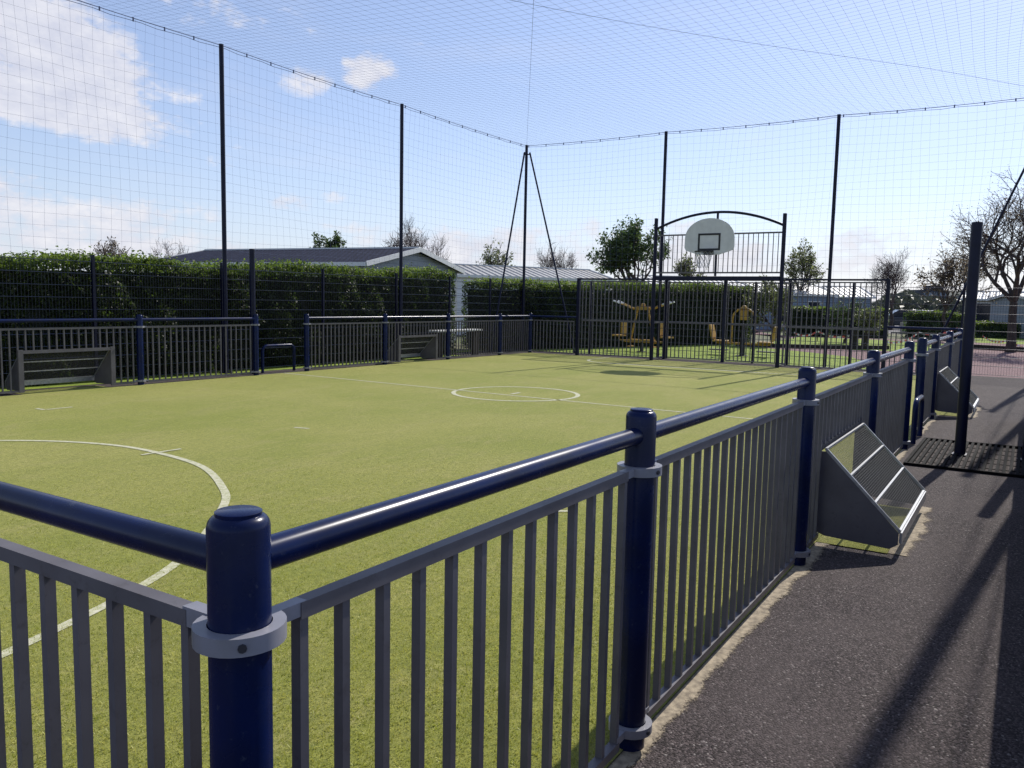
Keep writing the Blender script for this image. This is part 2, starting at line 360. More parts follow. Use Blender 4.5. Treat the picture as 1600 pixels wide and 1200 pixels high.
stripe((4.95, 9.9), (5.3, 9.9), .05); stripe((4.92, 9.9), (4.92, 10.1), .05)
stripe((5.95, 6.28), (6.0, 6.08), .05); stripe((4.35, 1.86), (4.45, 1.72), .05)
stripe((18.45, 8.1), (18.45, 3.9), .12); arc(19.4, 8.1, .95, math.pi/2, math.pi, .08, n=20); arc(19.4, 3.9, .95, math.pi, 1.5*math.pi, .08, n=20)
stripe((19.4, 9.05), (20.5, 9.05), .06); stripe((19.4, 2.95), (20.5, 2.95), .06)
b.build('court_line_markings', M['line'], kind='structure')

# ------------------------------------------------------------------ low fence
PR = .0525
def post_mb(x, y, h=H, r=PR):
    b = MB(); b.lathe([(r, -.02), (r, h-.026), (r-.002, h-.018), (r-.006, h-.012), (r-.011, h-.008), (r-.0135, h-.007), (r-.0135, h-.0015), (r-.016, h), (0.0001, h)], (x, y, 0), 32); return b
def ring_on(post, x, y, z, dirs, h=.031):
    ro, ri = PR+.025, PR+.002
    b = MB(); b.lathe([(ri, z-h/2), (ro, z-h/2), (ro, z+h/2), (ri, z+h/2), (ri, z-h/2)], (x, y, 0), 28)
    for d in dirs: b.box((x+d[0]*(ro+.028), y+d[1]*(ro+.028), z), (.07, .028, h-.004), (d[0], d[1], 0), (-d[1], d[0], 0))
    o = b.build('clamp_ring', M['ring'], post, True)
    t = R(-127) if x == 0 else R(-104); c = MB(); p = np.array([x+math.cos(t)*ro, y+math.sin(t)*ro, z]); q = p+np.array([math.cos(t), math.sin(t), 0])*.004; c.tube([p, q], .0075, 8); c.build('bolt', M['bolt'], o)
    return o
def bars_panel(a, c, z0, z1, pitch=.12, w=.0205, skip=None, mid=None, off=(0, 0)):
    "a, c: xy ends; one panel of vertical bars in a frame"
    a = np.array(a, float)+off; c = np.array(c, float)+off; d = c-a; Ln = np.linalg.norm(d); d /= Ln; nrm = np.array([-d[1], d[0]])
    b = MB(); e = .125 if pitch == .12 else .085; a2 = a+d*e; c2 = c-d*e; Lp = Ln-2*e
    D3 = (d[0], d[1], 0); N3 = (nrm[0], nrm[1], 0)
    def hb(s0, s1, z, h, ww=.032): b.box((*(a2+d*(s0+s1)/2), z), (s1-s0, ww, h), D3, N3)
    hb(0, Lp, z1-.016, .032)
    if skip: hb(0, skip[0]-e, z0, .03); hb(skip[1]-e, Lp, z0, .03)
    else: hb(0, Lp, z0, .03)
    n = max(2, int(round(Lp/pitch))); st = Lp/n
    for i in range(n+1):
        s = min(max(i*st, w/2), Lp-w/2); lo = z0+.015
        if skip and skip[0] < s+e < skip[1]: lo = skip[2]
        b.box((*(a2+d*s), (lo+z1-.032)/2), (w, .024 if pitch == .12 else w, z1-.032-lo), D3, N3)
    if mid: hb(0, Lp, mid, .05, .036)
    return b
def low_fence(label, pts, group, gaps=(), ringmat=None, skips={}, end0=False, name='low_fence'):
    pts = [np.array(p, float) for p in pts]
    t = thing(name, label, 'fence', (*pts[0], 0), group)
    for i, p in enumerate(pts):
        po = post_mb(*p).build('post', M['blue'], t, True)
        dirs = []
        if i > 0: d = pts[i-1]-p; dirs.append(d/np.linalg.norm(d))
        if i < len(pts)-1: d = pts[i+1]-p; dirs.append(d/np.linalg.norm(d))
        ring_on(po, *p, 1.0, dirs); ring_on(po, *p, .07, dirs)
    for i in range(len(pts)-1):
        a, c = pts[i], pts[i+1]
        d = (c-a)/np.linalg.norm(c-a)
        rb = MB(); rb.tube([(*(a+d*.045), 1.12), (*(c-d*.045), 1.12)], .03, 20)
        rb.build('top_rail', M['blue'], t, True)
        bars_panel(a, c, .05, 1.013, skip=skips.get(i)).build('bar_panel', M['grey'], t)
    return t
GF = 'low blue-post fences around the sports court'
GZ = .66
def gskip(x): return (x[0], x[1], GZ)
low_fence('near right fence run of blue posts and grey bars, starting at big corner post', [(x, 0) for x in XR], GF, skips={2: (.53, 1.97, GZ)})
low_fence('far right fence run beyond the tall gate post, with the farther angled goal box', [(x, 0) for x in XR2], GF, skips={1: (.53, 1.97, GZ)})
# front run starts just past the corner post, which belongs to the near right run
def front_run():
    pts = [np.array([0, 1.7]), np.array([0, 4.2])]
    t = thing('low_fence', 'front fence run leaving the big corner post to the lower left edge', 'fence', (0, 0, 0), GF)
    prev = np.array([0., 0.])
    for i, p in enumerate(pts):
        po = post_mb(*p).build('post', M['blue'], t, True); ring_on(po, *p, 1.0, [np.array([0, -1.]), np.array([0, 1.])])
        rb = MB(); rb.tube([(0, prev[1]+.045, 1.12), (0, p[1]-.045, 1.12)], .03, 20)
        rb.build('top_rail', M['blue'], t, True)
        bars_panel(prev, p, .05, 1.013).build('bar_panel', M['grey'], t); prev = p
    # clamp arm that carries the front panel on the corner post
    c = MB(); c.box((0, .1, 1.0), (.03, .07, .036)); c.build('clamp_ring', M['ring'], t)
front_run()
low_fence('left far-side fence run left of the gate, holding the larger-looking goal box', [(x, Wd) for x in (2.58, 5.08, 7.58, 10.08)], GF, skips={1: (.53, 1.97, GZ)})
low_fence('left far-side fence run right of the gate up to the distant court corner', [(x, Wd) for x in (11.43, 13.93, 16.43, 18.93, 20.63)], GF, skips={1: (.53, 1.97, GZ)})
def stub(label, y0, y1, endpost):
    t = thing('low_fence', label, 'fence', (L, y0, 0), GF)
    if endpost:
        po = post_mb(L, y0).build('post', M['blue'], t, True); ring_on(po, L, y0, 1.0, [np.array([0, 1.])])
    rb = MB(); rb.tube([(L, y0+.05, 1.12), (L, y1-.05, 1.12)], .03, 16); rb.build('top_rail', M['blue'], t, True)
    bars_panel((L, y0), (L, y1), .05, 1.013).build('bar_panel', M['grey'], t)
stub('short fence bay between the distant left corner post and the high end fence', 10.16, Wd, False)
stub('short fence bay between the high end fence and the distant right corner', 0, 1.8, True)

# ------------------------------------------------------------------ mini goals (local: opening faces +Y, box runs to -Y)
def make_goal():
    t = thing('mini_goal', '', 'mini goal', (0, 0, 0), 'angled mini goal boxes set in the court fences')
    w = .72; Hh = .65; dp = .50
    side = [(.0, .075), (.0, Hh-.03), (-.04, Hh-.03), (-dp+.0, .145), (-dp, .07), (-dp+.05, .035), (-.05, .055)]
    for s in (-1, 1):
        b = MB(); b.prism(side, s*w-.004*1, s*w+.004, 'x'); b.build('side_panel', M['grey'], t)
        e = MB(); x = s*(w+.001)
        e.bar((x-s*.004, -.03, Hh-.012), (x-s*.004, -dp-.008, .155), .016, .018); e.build('edge_trim', M['galv'], t)
    b = MB()   # slanted grille: fine mesh
    A = np.array([-.03, Hh-.018]); B = np.array([-dp, .15]); n = 110
    for i in range(n+1):
        x = -w+.01+(2*w-.02)*i/n; b.bar((x, *A), (x, *B), .0012, .0012)
    m_ = 46
    for i in range(m_+1):
        p = A+(B-A)*i/m_; b.bar((-w, *p), (w, *p), .0012, .0012)
    b.build('grille', M['grille'], t)
    b = MB()
    for k in (0, 1/3, 2/3, 1):
        p = A+(B-A)*k+np.array([-.004, .004]); b.bar((-w, *p), (w, *p), .015, .015)
    b.box((0, -dp-.012, .115), (2*w, .016, .07))
    b.build('frame_bar', M['galv'], t)
    b = MB()   # face frame towards the court
    b.box((-w-.02, .012, Hh/2+.03), (.075, .03, Hh)); b.box((w+.02, .012, Hh/2+.03), (.075, .03, Hh)); b.box((0, .012, Hh-.005), (2*w-.036, .028, .05))
    b.build('face_frame', M['grey'], t)
    return t
g0 = make_goal()
goals = [(5.45, 0.0, 0, 'nearest grey angled goal box jutting over the dark path, mesh top in three panels'),
         (13.5, 0.0, 0, 'farther grey angled goal box on the path side, seen past the tall gate post'),
         (6.33, Wd, math.pi, 'grey goal box in the left fence nearest the left edge of the view'),
         (15.18, Wd, math.pi, 'small distant goal box in the left fence between gate and court corner')]
for i, (x, y, rz, lab) in enumerate(goals):
    o = g0 if i == 0 else copy_tree(g0)
    o.location = (x, y, 0); o.rotation_euler.z = rz; o['label'] = lab
for k, (x, y, s) in enumerate(((5.45, 0, -1), (13.5, 0, -1), (6.33, Wd, 1), (15.18, Wd, 1))):
    y0, y1 = sorted((y, y+s*.44)); sheet('turf_pocket', rect(x-.7, x+.7, y0, y1), -.0015, M['turf'])
    if s < 0:
        V, Fc = ragged(x-.68, x+.85, -.44, -.19, 60, seed=20+k, amp=.02); bb_ = MB(); bb_.add([(a, c, -.0045) for a, c, z in V], Fc); sand(bb_, 'sand_spill')

# ------------------------------------------------------------------ gates: tall posts and hoops
GT = 'tall blue gate posts beside the court openings'
def tall_post(x, y, h, lab, r=.055):
    b = MB(); b.lathe([(r, -.02), (r, h-.006), (r-.006, h), (.0001, h)], (x, y, 0), 28)
    b.lathe([(r+.045, -.01), (r+.045, .008), (r, .01)], (x, y, 0), 24)
    o = b.build('gate_post', M['navy'], None, True); tag(o, lab, 'gate post', GT)
tall_post(9.17, -.57, 2.5, 'tall dark blue gate post standing on the grated mat of the path')
tall_post(9.25, -1.2, 2.5, 'twin tall gate post across the path beside the low wall')
tall_post(10.28, 12.12, 2.5, 'tall blue gate post by the opening in the left far-side fence')
def hoop(x0, x1, y, h, lab):
    b = MB(); r = .12; P = [(x0, y, 0), (x0, y, h-r)]
    for i in range(1, 7): a = math.pi-math.pi/2*i/6; P.append((x0+r+r*math.cos(a), y, h-r+r*math.sin(a)))
    for i in range(0, 7): a = math.pi/2-math.pi/2*i/6; P.append((x1-r+r*math.cos(a), y, h-r+r*math.sin(a)))
    P.append((x1, y, 0)); b.tube(P, .03, 14)
    o = b.build('hoop_barrier', M['blue'], None, True); tag(o, lab, 'barrier', 'low hoop barriers in the gate openings')
hoop(10.5, 11.35, 12.1, .55, 'low blue hoop barrier in the opening of the left far-side fence')
hoop(9.6, 10.3, -.06, .5, 'low blue hoop barrier in the path-side gate opening, nearly hidden')

# grated mat on the path
t = thing('doormat_grating', 'dark slotted grating mat laid across the path under the tall gate post', 'mat', (8.15, -1.15, 0))
b = MB(); X0, X1, Y0, Y1 = 8.15, 10.1, -1.18, -.13
b.bb(X0, X1, Y0, Y0+.03, -.012, .02); b.bb(X0, X1, Y1-.03, Y1, -.012, .02); b.bb(X0, X0+.03, Y0+.03, Y1-.03, -.012, .02); b.bb(X1-.03, X1, Y0+.03, Y1-.03, -.012, .02)
b.build('frame', M['rubber'], t)
b = MB(); n = 17
for i in range(n):
    y = Y0+.06+(Y1-Y0-.12)*i/(n-1); b.bb(X0+.03, X1-.03, y-.014, y+.014, -.01, .018)
for i in range(1, 6): x = X0+(X1-X0)*i/6; b.bb(x-.012, x+.012, Y0+.03, Y1-.03, -.012, -.004)
b.build('slats', M['rubber'], t)

# low wall on the right edge of the path
t = thing('low_wall', 'low grey rendered wall running along the right edge of the path', 'wall', (-2, -1.3, 0))
b = MB(); b.bb(-3, 13.0, -1.42, -1.225, -.02, .93); b.build('wall', M['concrete'], t)
b = MB(); b.bb(-3.02, 13.02, -1.44, -1.205, .93, .98); b.build('coping', M['concrete'], t)

# ------------------------------------------------------------------ high end fence with goal frame
t = thing('goal_frame', 'dark blue goal frame with arched top, barred cage and basketball board at the far end', 'goal frame', (L, 6, 0))
YL, YR, XB = 7.72, 4.27, 21.35
XG = 20.42; TOP = 3.9
def sq(b, p, q, w): b.bar(p, q, w, w)
for y, s in ((YL, 1), (YR, -1)):
    b = MB(); b.lathe([(.05, -.02), (.05, TOP-.004), (.046, TOP), (.0001, TOP)], (XG, y, 0), 20); b.build('goal_post', M['navy'], t, True)
b = MB(); b.bar((XG, YR+.05, 2.27), (XG, YL-.05, 2.27), .08, .11); b.build('crossbar', M['navy'], t)
P = []
for i in range(25):
    k = i/24; P.append((XG, YL+(YR-YL)*k, 3.60+.40*(1-(2*k-1)**2)))
b = MB(); b.tube(P, .034, 12); b.build('arch', M['navy'], t, True)
b = MB(); b.bar((XG, 6.0, 2.33), (XG, 6.0, 3.97), .05, .05); b.bar((XG-.06, 5.55, 3.45), (XG-.06, 6.5, 3.45), .03, .05); b.bar((XG-.06, 5.55, 3.1), (XG-.06, 6.5, 3.1), .03, .05)
b.build('board_support', M['navy'], t)
b = MB(); b.bar((XG, YR+.04, 2.42), (XG, YL-.04, 2.42), .03, .04); b.bar((XG, YR+.04, 3.43), (XG, YL-.04, 3.43), .03, .04)
n = 27
for i in range(1, n): y = YR+(YL-YR)*i/n; b.bar((XG, y, 2.42), (XG, y, 3.43), .018, .018)
b.build('upper_bar_panel', M['grey'], t)
# cage behind
for y in (YL, 6.0, YR):
    b = MB(); b.bar((XB, y, -.02), (XB, y, 2.24), .085, .085); b.build('cage_post', M['navy'], t)
b = MB(); b.bar((XB, YR, 2.27), (XB, YL, 2.27), .07, .07); b.bar((XG+.05, YL, 2.27), (XB, YL, 2.27), .06, .06); b.bar((XG+.05, YR, 2.27), (XB, YR, 2.27), .06, .06); b.build('cage_rail', M['navy'], t)
for a, c, pt_ in (((XB, YR), (XB, 6.0), .115), ((XB, 6.0), (XB, YL), .115), ((XG, YR), (XB, YR), .4), ((XG, YL), (XB, YL), .4)):
    bars_panel(a, c, .05, 2.2, mid=1.05, w=.02, pitch=pt_).build('cage_bar_panel', M['grey'], t)
# side bays
for y0, y1 in ((YL, 10.16), (1.8, YR)):
    bars_panel((L, y0), (L, y1), .05, 2.2, mid=1.05, w=.022).build('side_bar_panel', M['grey'], t)
for y in (10.16, 1.8):
    b = MB(); b.bar((L, y, -.02), (L, y, 2.28), .09, .09); b.build('end_post', M['navy'], t)
for y0, y1 in ((YL+.05, 10.12), (1.84, YR-.05)):
    b = MB(); b.bar((L, y0, 2.25), (L, y1, 2.25), .045, .045); b.build('top_rail', M['navy'], t)
# backboard
BY, BX = 6.07, 20.02
prof = []
pts = [(-.66, 3.32), (-.665, 3.06), (-.62, 2.98), (-.28, 2.87), (.28, 2.87), (.62, 2.98), (.665, 3.06), (.66, 3.32)]
for i in range(1, 18):
    a = math.pi*i/18; pts.append((.655*math.cos(a), 3.32+.49*math.sin(a)))
pts = [(BY-a, z) for a, z in pts]
b = MB(); b.prism(pts, BX, BX+.03, 'x'); bd = b.build('backboard', M['board'], t)
b = MB(); y0, y1, z0, z1 = BY-.30, BY+.30, 2.98, 3.42; X = BX-.003
b.bb(X-.002, X+.001, y0, y1, z0, z0+.05); b.bb(X-.002, X+.001, y0, y1, z1-.05, z1); b.bb(X-.002, X+.001, y0, y0+.05, z0+.05, z1-.05); b.bb(X-.002, X+.001, y1-.05, y1, z0+.05, z1-.05)
b.build('target_square', M['black'], bd)
b = MB(); HR = .23; hc = (BX-.36, BY, 2.93)
b.tube([(hc[0]+HR*math.cos(a), hc[1]+HR*math.sin(a), hc[2]) for a in np.linspace(0, 2*math.pi, 33)], .012, 8, cap=False)
b.bar((BX, BY-.1, 2.93), (hc[0]+HR*.9, BY-.07, 2.93), .02, .03); b.bar((BX, BY+.1, 2.93), (hc[0]+HR*.9, BY+.07, 2.93), .02, .03); b.bar((BX-.01, BY-.13, 2.92), (BX-.01, BY+.13, 2.92), .02, .12)
b.build('hoop_ring', M['black'], bd, True)
b = MB(); n = 12
for i in range(n):
    for s in (1, -1):
        P = []
        for k in range(6):
            a = 2*math.pi*(i+s*k*.5)/n; rr = HR*(1-.42*(k/5)**.8); P.append((hc[0]+rr*math.cos(a), hc[1]+rr*math.sin(a), hc[2]-.42*k/5))
        b.tube(P, .0045, 4)
b.build('hoop_net', M['galv'], bd)
for dy, z in ((-.3, 3.1), (.3, 3.1), (-.3, 3.45), (.3, 3.45)):
    b = MB(); b.bar((BX+.03, BY+dy, z), (XG-.045, BY+dy, z), .03, .03); b.build('bracket', M['navy'], bd)

# ------------------------------------------------------------------ net poles, net
NX0, NX1, NY0, NY1, NZ = -1.6, 21.5, -1.42, 12.6, 6.42
GP = 'tall navy poles carrying the ball net'
poles = [((4.4, NY1), [], 'navy net pole beyond the left edge of the view'),
         ((10.0, NY1), [], 'tall navy net pole left of the tall gate post, in front of the hedge'),
         ((15.45, NY1), [], 'tall navy net pole standing before the tiled mobile home gable'),
         ((NX1, NY1), [(-1.85, 0), (0, -1.9)], 'braced corner net pole with two splayed stays at the distant court corner'),
         ((NX1, 7.97), [], 'tall navy net pole just left of the basketball board'),
         ((NX1, 3.33), [], 'tall navy net pole right of the arched goal frame'),
         ((NX1, NY0), [(-1.9, 0), (0, 2.45)], 'braced corner net pole beside the path, its stay entering at right'),
         ((15.6, NY0), [], 'net pole by the path, farther one past the low wall end'),
         ((9.5, NY0), [], 'net pole by the path, behind the low wall')]
for (x, y), br, lab in poles:
    t = thing('net_pole', lab, 'pole', (x, y, 0), GP)
    b = MB(); r = .045 if y > 0 else .06
    b.lathe([(r, -.02), (r, NZ+.02), (.0001, NZ+.03)], (x, y, 0), 16); b.build('shaft', M['navy'], t, True)
    b = MB(); b.box((x, y, .006), (.2, .2, .012)); b.build('foot_plate', M['navy'], t)
    for dx, dy in br:
        b = MB(); d = np.array([dx, dy])/math.hypot(dx, dy)
        b.tube([(x+d[0]*.12, y+d[1]*.12, NZ-.22), (x+dx, y+dy, 0)], .027, 10); b.build('brace', M['navy'], t, True)
        b = MB(); b.bar((x, y, NZ-.27), (x+d[0]*.16, y+d[1]*.16, NZ-.27), .04, .03); b.build('bracket', M['navy'], t)

t = thing('ball_net', 'thin dark ball-stop netting hung around and over the whole court', 'netting', (NX0, NY0, 0))
TW = .00145; CELL = .185
def thread(b, pts, r=TW): b.tube(pts, r, 3, cap=False)
def edge_z(s, knots, z0=NZ, sag=.035):
    for a, c in zip(knots[:-1], knots[1:]):
        if a <= s <= c:
            k = (s-a)/(c-a); return z0-sag*4*k*(1-k)
    return z0
KX = [NX0, 4.4, 10.0, 15.45, NX1]; KY = [NY0, 3.33, 7.97, NY1]; KX2 = [NX0, 4.0, 9.5, 15.6, NX1]
def side_net(axis, const, s0, s1, knots, zlow, seed):
    b = MB(); r = np.random.default_rng(seed)
    def pt(s, z, dn=0): return (s, const+dn, z) if axis == 'x' else (const+dn, s, z)
    n = int((s1-s0)/CELL)
    for i in range(n+1):
        s = s0+(s1-s0)*i/n; zt = edge_z(s, knots); m = 8
        thread(b, [pt(s+.035*math.sin(s*1.7+3*k/m*2), zlow+(zt-zlow)*k/m, .03*math.sin(s*.9+k)) for k in range(m+1)])
    mz = int((NZ-zlow)/CELL)
    for j in range(1, mz):
        f = j/mz; q = int((s1-s0)/.45)
        thread(b, [pt(s0+(s1-s0)*k/q, zlow+(edge_z(s0+(s1-s0)*k/q, knots)-zlow)*f+.02*math.sin(k*.6+j*.7), .03*math.sin((s0+(s1-s0)*k/q)*.9+j*.4)) for k in range(q+1)])
    return b.build('side_net', M['net'], t)
side_net('x', NY1, NX0+.5, NX1, KX, 2.1, 1)
side_net('y', NX1, NY0, NY1, KY, 2.1, 2)
side_net('x', NY0, 4.5, NX1, KX2, 2.1, 3)
# roof net with its sag
def roof_z(x, y):
    kx = (x-NX0)/(NX1-NX0); ky = (y-NY0)/(NY1-NY0)
    ex = edge_z(x, KX); ey = edge_z(y, KY)
    w = min(kx, 1-kx, ky, 1-ky)
    base = NZ-((NZ-ex)*max(0, 1-min(ky, 1-ky)*6)+(NZ-ey)*max(0, 1-min(kx, 1-kx)*6))
    return base-.42*math.sin(math.pi*min(max(kx, 0), 1))*math.sin(math.pi*min(max(ky, 0), 1))
b = MB(); n = int((NX1-NX0)/CELL)
for i in range(n+1):
    x = NX0+(NX1-NX0)*i/n; thread(b, [(x+.1*math.sin(y*.5), y, roof_z(x, y)) for y in np.linspace(NY0, NY1, 22)])
n = int((NY1-NY0)/CELL)
for i in range(n+1):
    y = NY0+(NY1-NY0)*i/n; thread(b, [(x, y+.1*math.sin(x*.4), roof_z(x, y)) for x in np.linspace(NX0, NX1, 34)])
b.build('roof_net', M['net'], t)
for p, q in (((NX1, NY1), (NX0+.4, NY0)), ((NX1, NY0), (NX0, NY1))):
    b = MB(); b.tube([(p[0]+(q[0]-p[0])*k/30, p[1]+(q[1]-p[1])*k/30, roof_z(p[0]+(q[0]-p[0])*k/30, p[1]+(q[1]-p[1])*k/30)+.006) for k in range(31)], .0028, 5); b.build('cross_cable', M['net'], t)
def rope(axis, const, s0, s1, knots):
    def pt(s, dz=0): z = edge_z(s, knots)+dz; return (s, const, z) if axis == 'x' else (const, s, z)
    q = int((s1-s0)/.3)
    b = MB(); b.tube([pt(s0+(s1-s0)*k/q) for k in range(q+1)], .0075, 5); b.tube([pt(s0+(s1-s0)*k/q, -.05+.012*math.sin(k*2.1)) for k in range(q+1)], .005, 4); ro = b.build('edge_rope', M['net'], t)
    s = s0+.3
    while s < s1:
        c = MB(); c.tube([pt(s, .015), pt(s, -.055)], .014, 6); c.build('clip', M['net'], ro); s += .62
rope('x', NY1, 3.5, NX1, KX); rope('y', NX1, NY0, NY1, KY)

# ------------------------------------------------------------------ wire mesh fence outside the court
def wire_fence(lab, p0, p1, posts, zt=2.12, y_pitch=.2, v_pitch=.055, group='welded wire mesh fences around the court'):
    p0 = np.array(p0, float); p1 = np.array(p1, float); Ln = np.linalg.norm(p1-p0); d = (p1-p0)/Ln
    t = thing('wire_fence', lab, 'fence', (*p0, 0), group)
    for s in posts:
        b = MB(); q = p0+d*s; b.box((*q, (zt+.08)/2), (.05, .05, zt+.12), (d[0], d[1], 0), (-d[1], d[0], 0)); b.build('post', M['navy'], t)
    st = sorted(posts)
    for a, c in zip(st[:-1], st[1:]):
        b = MB(); nh = int(zt/y_pitch)
        for j in range(nh+1):
            z = .04+(zt-.06)*j/nh
            for o_ in (-.005, .005):
                n2 = np.array([-d[1], d[0]])*o_; b.tube([(*(p0+d*a+n2), z), (*(p0+d*c+n2), z)], .0058, 8, cap=False)
        nv = int((c-a)/v_pitch)
        for j in range(nv+1):
            s = a+(c-a)*j/nv; q = p0+d*s; b.tube([(*q, .03), (*q, zt)], .0025, 4, cap=False)
        b.build('mesh_panel', M['wire'], t, True)
wire_fence('wire mesh fence in front of the long left hedge', (2.0, 12.75), (21.6, 12.75), [0.3, 2.8, 5.35, 8.05, 10.85, 13.45, 15.75, 17.8, 19.6])
wire_fence('wire mesh fence behind the high end fence, running to the path end', (21.62, 12.75), (21.62, -8.0), [0, 2.5, 5.0, 7.5, 10.0, 12.5, 15, 17.5, 20.0])

# ------------------------------------------------------------------ leaves
def quads(cent, nrm, size, asp=.55, jit=.5, r=rng):
    n = len(cent); nrm = nrm+jit*r.normal(size=(n, 3)); nrm /= np.linalg.norm(nrm, axis=1)[:, None]
    a = np.cross(nrm, r.normal(size=(n, 3))); a /= np.linalg.norm(a, axis=1)[:, None]; b = np.cross(nrm, a)
    s = (size*(.6+.8*r.random(n)))[:, None]/2
    fold = nrm*s*.25
    V = np.stack([cent-a*s, cent-b*s*asp+fold, cent+a*s, cent+b*s*asp+fold], 1).reshape(-1, 3)
    return V
def quad_obj(name, V, m, parent=None, kind=None):
    n = len(V)//4; me = bpy.data.meshes.new(name)
    if parent is not None: V = V-np.array(parent['_base'])
    me.vertices.add(len(V)); me.vertices.foreach_set('co', V.astype(np.float32).ravel())
    me.loops.add(n*4); me.loops.foreach_set('vertex_index', np.arange(n*4, dtype=np.int32))
    me.polygons.add(n); me.polygons.foreach_set('loop_start', np.arange(0, n*4, 4, dtype=np.int32))
    me.update(calc_edges=True); me.validate(); me.materials.append(m)
    o = bpy.data.objects.new(name, me); COL.objects.link(o)
    if parent is not None: o.parent = parent
    if kind: o['kind'] = kind
    return o
def hedge(lab, p0, p1, width, h, n, leaf, seed, h1=None, group='clipped evergreen hedges', m='hedge'):
    "front face along p0->p1; body lies to the left of that direction"
    r = np.random.default_rng(seed); h1 = h1 or h
    p0 = np.array(p0, float); p1 = np.array(p1, float); Ln = np.linalg.norm(p1-p0); d = (p1-p0)/Ln; nn = np.array([-d[1], d[0]])
    t = thing('hedge', lab, 'hedge', (*p0, 0), group)
    def hh(s): return h+(h1-h)*s/Ln+.05*np.sin(s*1.3)+.03*np.sin(s*3.7+1)
    def wob(s, z): return .07*np.sin(s*1.9+z*2.3)+.06*np.sin(s*4.3-z*3.1+1)+.04*np.sin(s*9+z*7)
    areas = np.array([Ln*h, Ln*width, width*h*2]); pr = areas/areas.sum(); k = r.choice(3, n, p=pr)
    s = r.random(n)*Ln; z = r.random(n); w = r.random(n)*width; dep = r.exponential(.07, n)
    C = np.zeros((n, 3)); N = np.zeros((n, 3))
    f = k == 0; zz = z*hh(s); q = -dep+wob(s, zz)
    C[f] = (p0+np.outer(s, d)-np.outer(q, nn))[f][:, :].tolist() and np.c_[(p0+np.outer(s, d)-np.outer(q, nn)), zz][f]; N[f] = [-nn[0], -nn[1], .15]
    f = k == 1; top = hh(s)-dep+.05*r.normal(size=n)+.10*(r.random(n) > .985)+wob(s, w*3)*.4
    C[f] = np.c_[(p0+np.outer(s, d)+np.outer(w, nn)), top][f]; N[f] = [0, 0, 1]
    f = k == 2; e = np.where(r.random(n) > .5, Ln, 0.); sg = np.where(e > 0, 1, -1)
    C[f] = np.c_[(p0+np.outer(e-sg*dep, d)+np.outer(w, nn)), z*hh(e)][f]; N[f] = (np.c_[np.outer(sg, d), np.zeros(n)])[f]
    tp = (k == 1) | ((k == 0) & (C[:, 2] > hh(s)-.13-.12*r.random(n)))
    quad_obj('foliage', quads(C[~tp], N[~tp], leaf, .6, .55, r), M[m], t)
    quad_obj('sunlit_shoots', quads(C[tp], N[tp], leaf, .6, .7, r), M['hedgetop'], t)  # top leaves take the brighter colour that paints the sunlit crest
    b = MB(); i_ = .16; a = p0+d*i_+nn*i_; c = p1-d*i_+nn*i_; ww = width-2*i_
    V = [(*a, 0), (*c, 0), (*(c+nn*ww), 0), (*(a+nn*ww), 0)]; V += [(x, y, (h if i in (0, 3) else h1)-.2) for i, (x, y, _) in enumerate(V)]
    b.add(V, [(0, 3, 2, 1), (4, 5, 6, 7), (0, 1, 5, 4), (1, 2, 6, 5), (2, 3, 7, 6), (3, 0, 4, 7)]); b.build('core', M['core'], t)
    return t
hedge('long dark hedge behind the left fence, ending beside the pale wall gap', (2.0, 12.98), (18.35, 12.98), 1.5, 2.06, 90000, .062, 11, h1=2.33)
hedge('second hedge starting right of the gap and running behind the yellow exercise machines', (20.3, 13.2), (33.2, 8.6), 1.4, 2.12, 62000, .07, 12, h1=2.35)
a = G(1236, 44); c = G(1385, 44)
hedge('low sunlit hedge before the blue-grey mobile homes', a, c, 1.2, 1.45, 12000, .12, 13)
a = G(1445, 44); c = G(1520, 46)
hedge('low dark hedge left of the fork-trunked tree', a, c, 1.5, 1.35, 6000, .13, 14, m='leafdark')
a = G(1500, 47); c = G(1660, 47)
hedge('low dark hedge before the cream mobile home at right', a, c, 1.5, .8, 9000, .13, 15, m='leafdark')

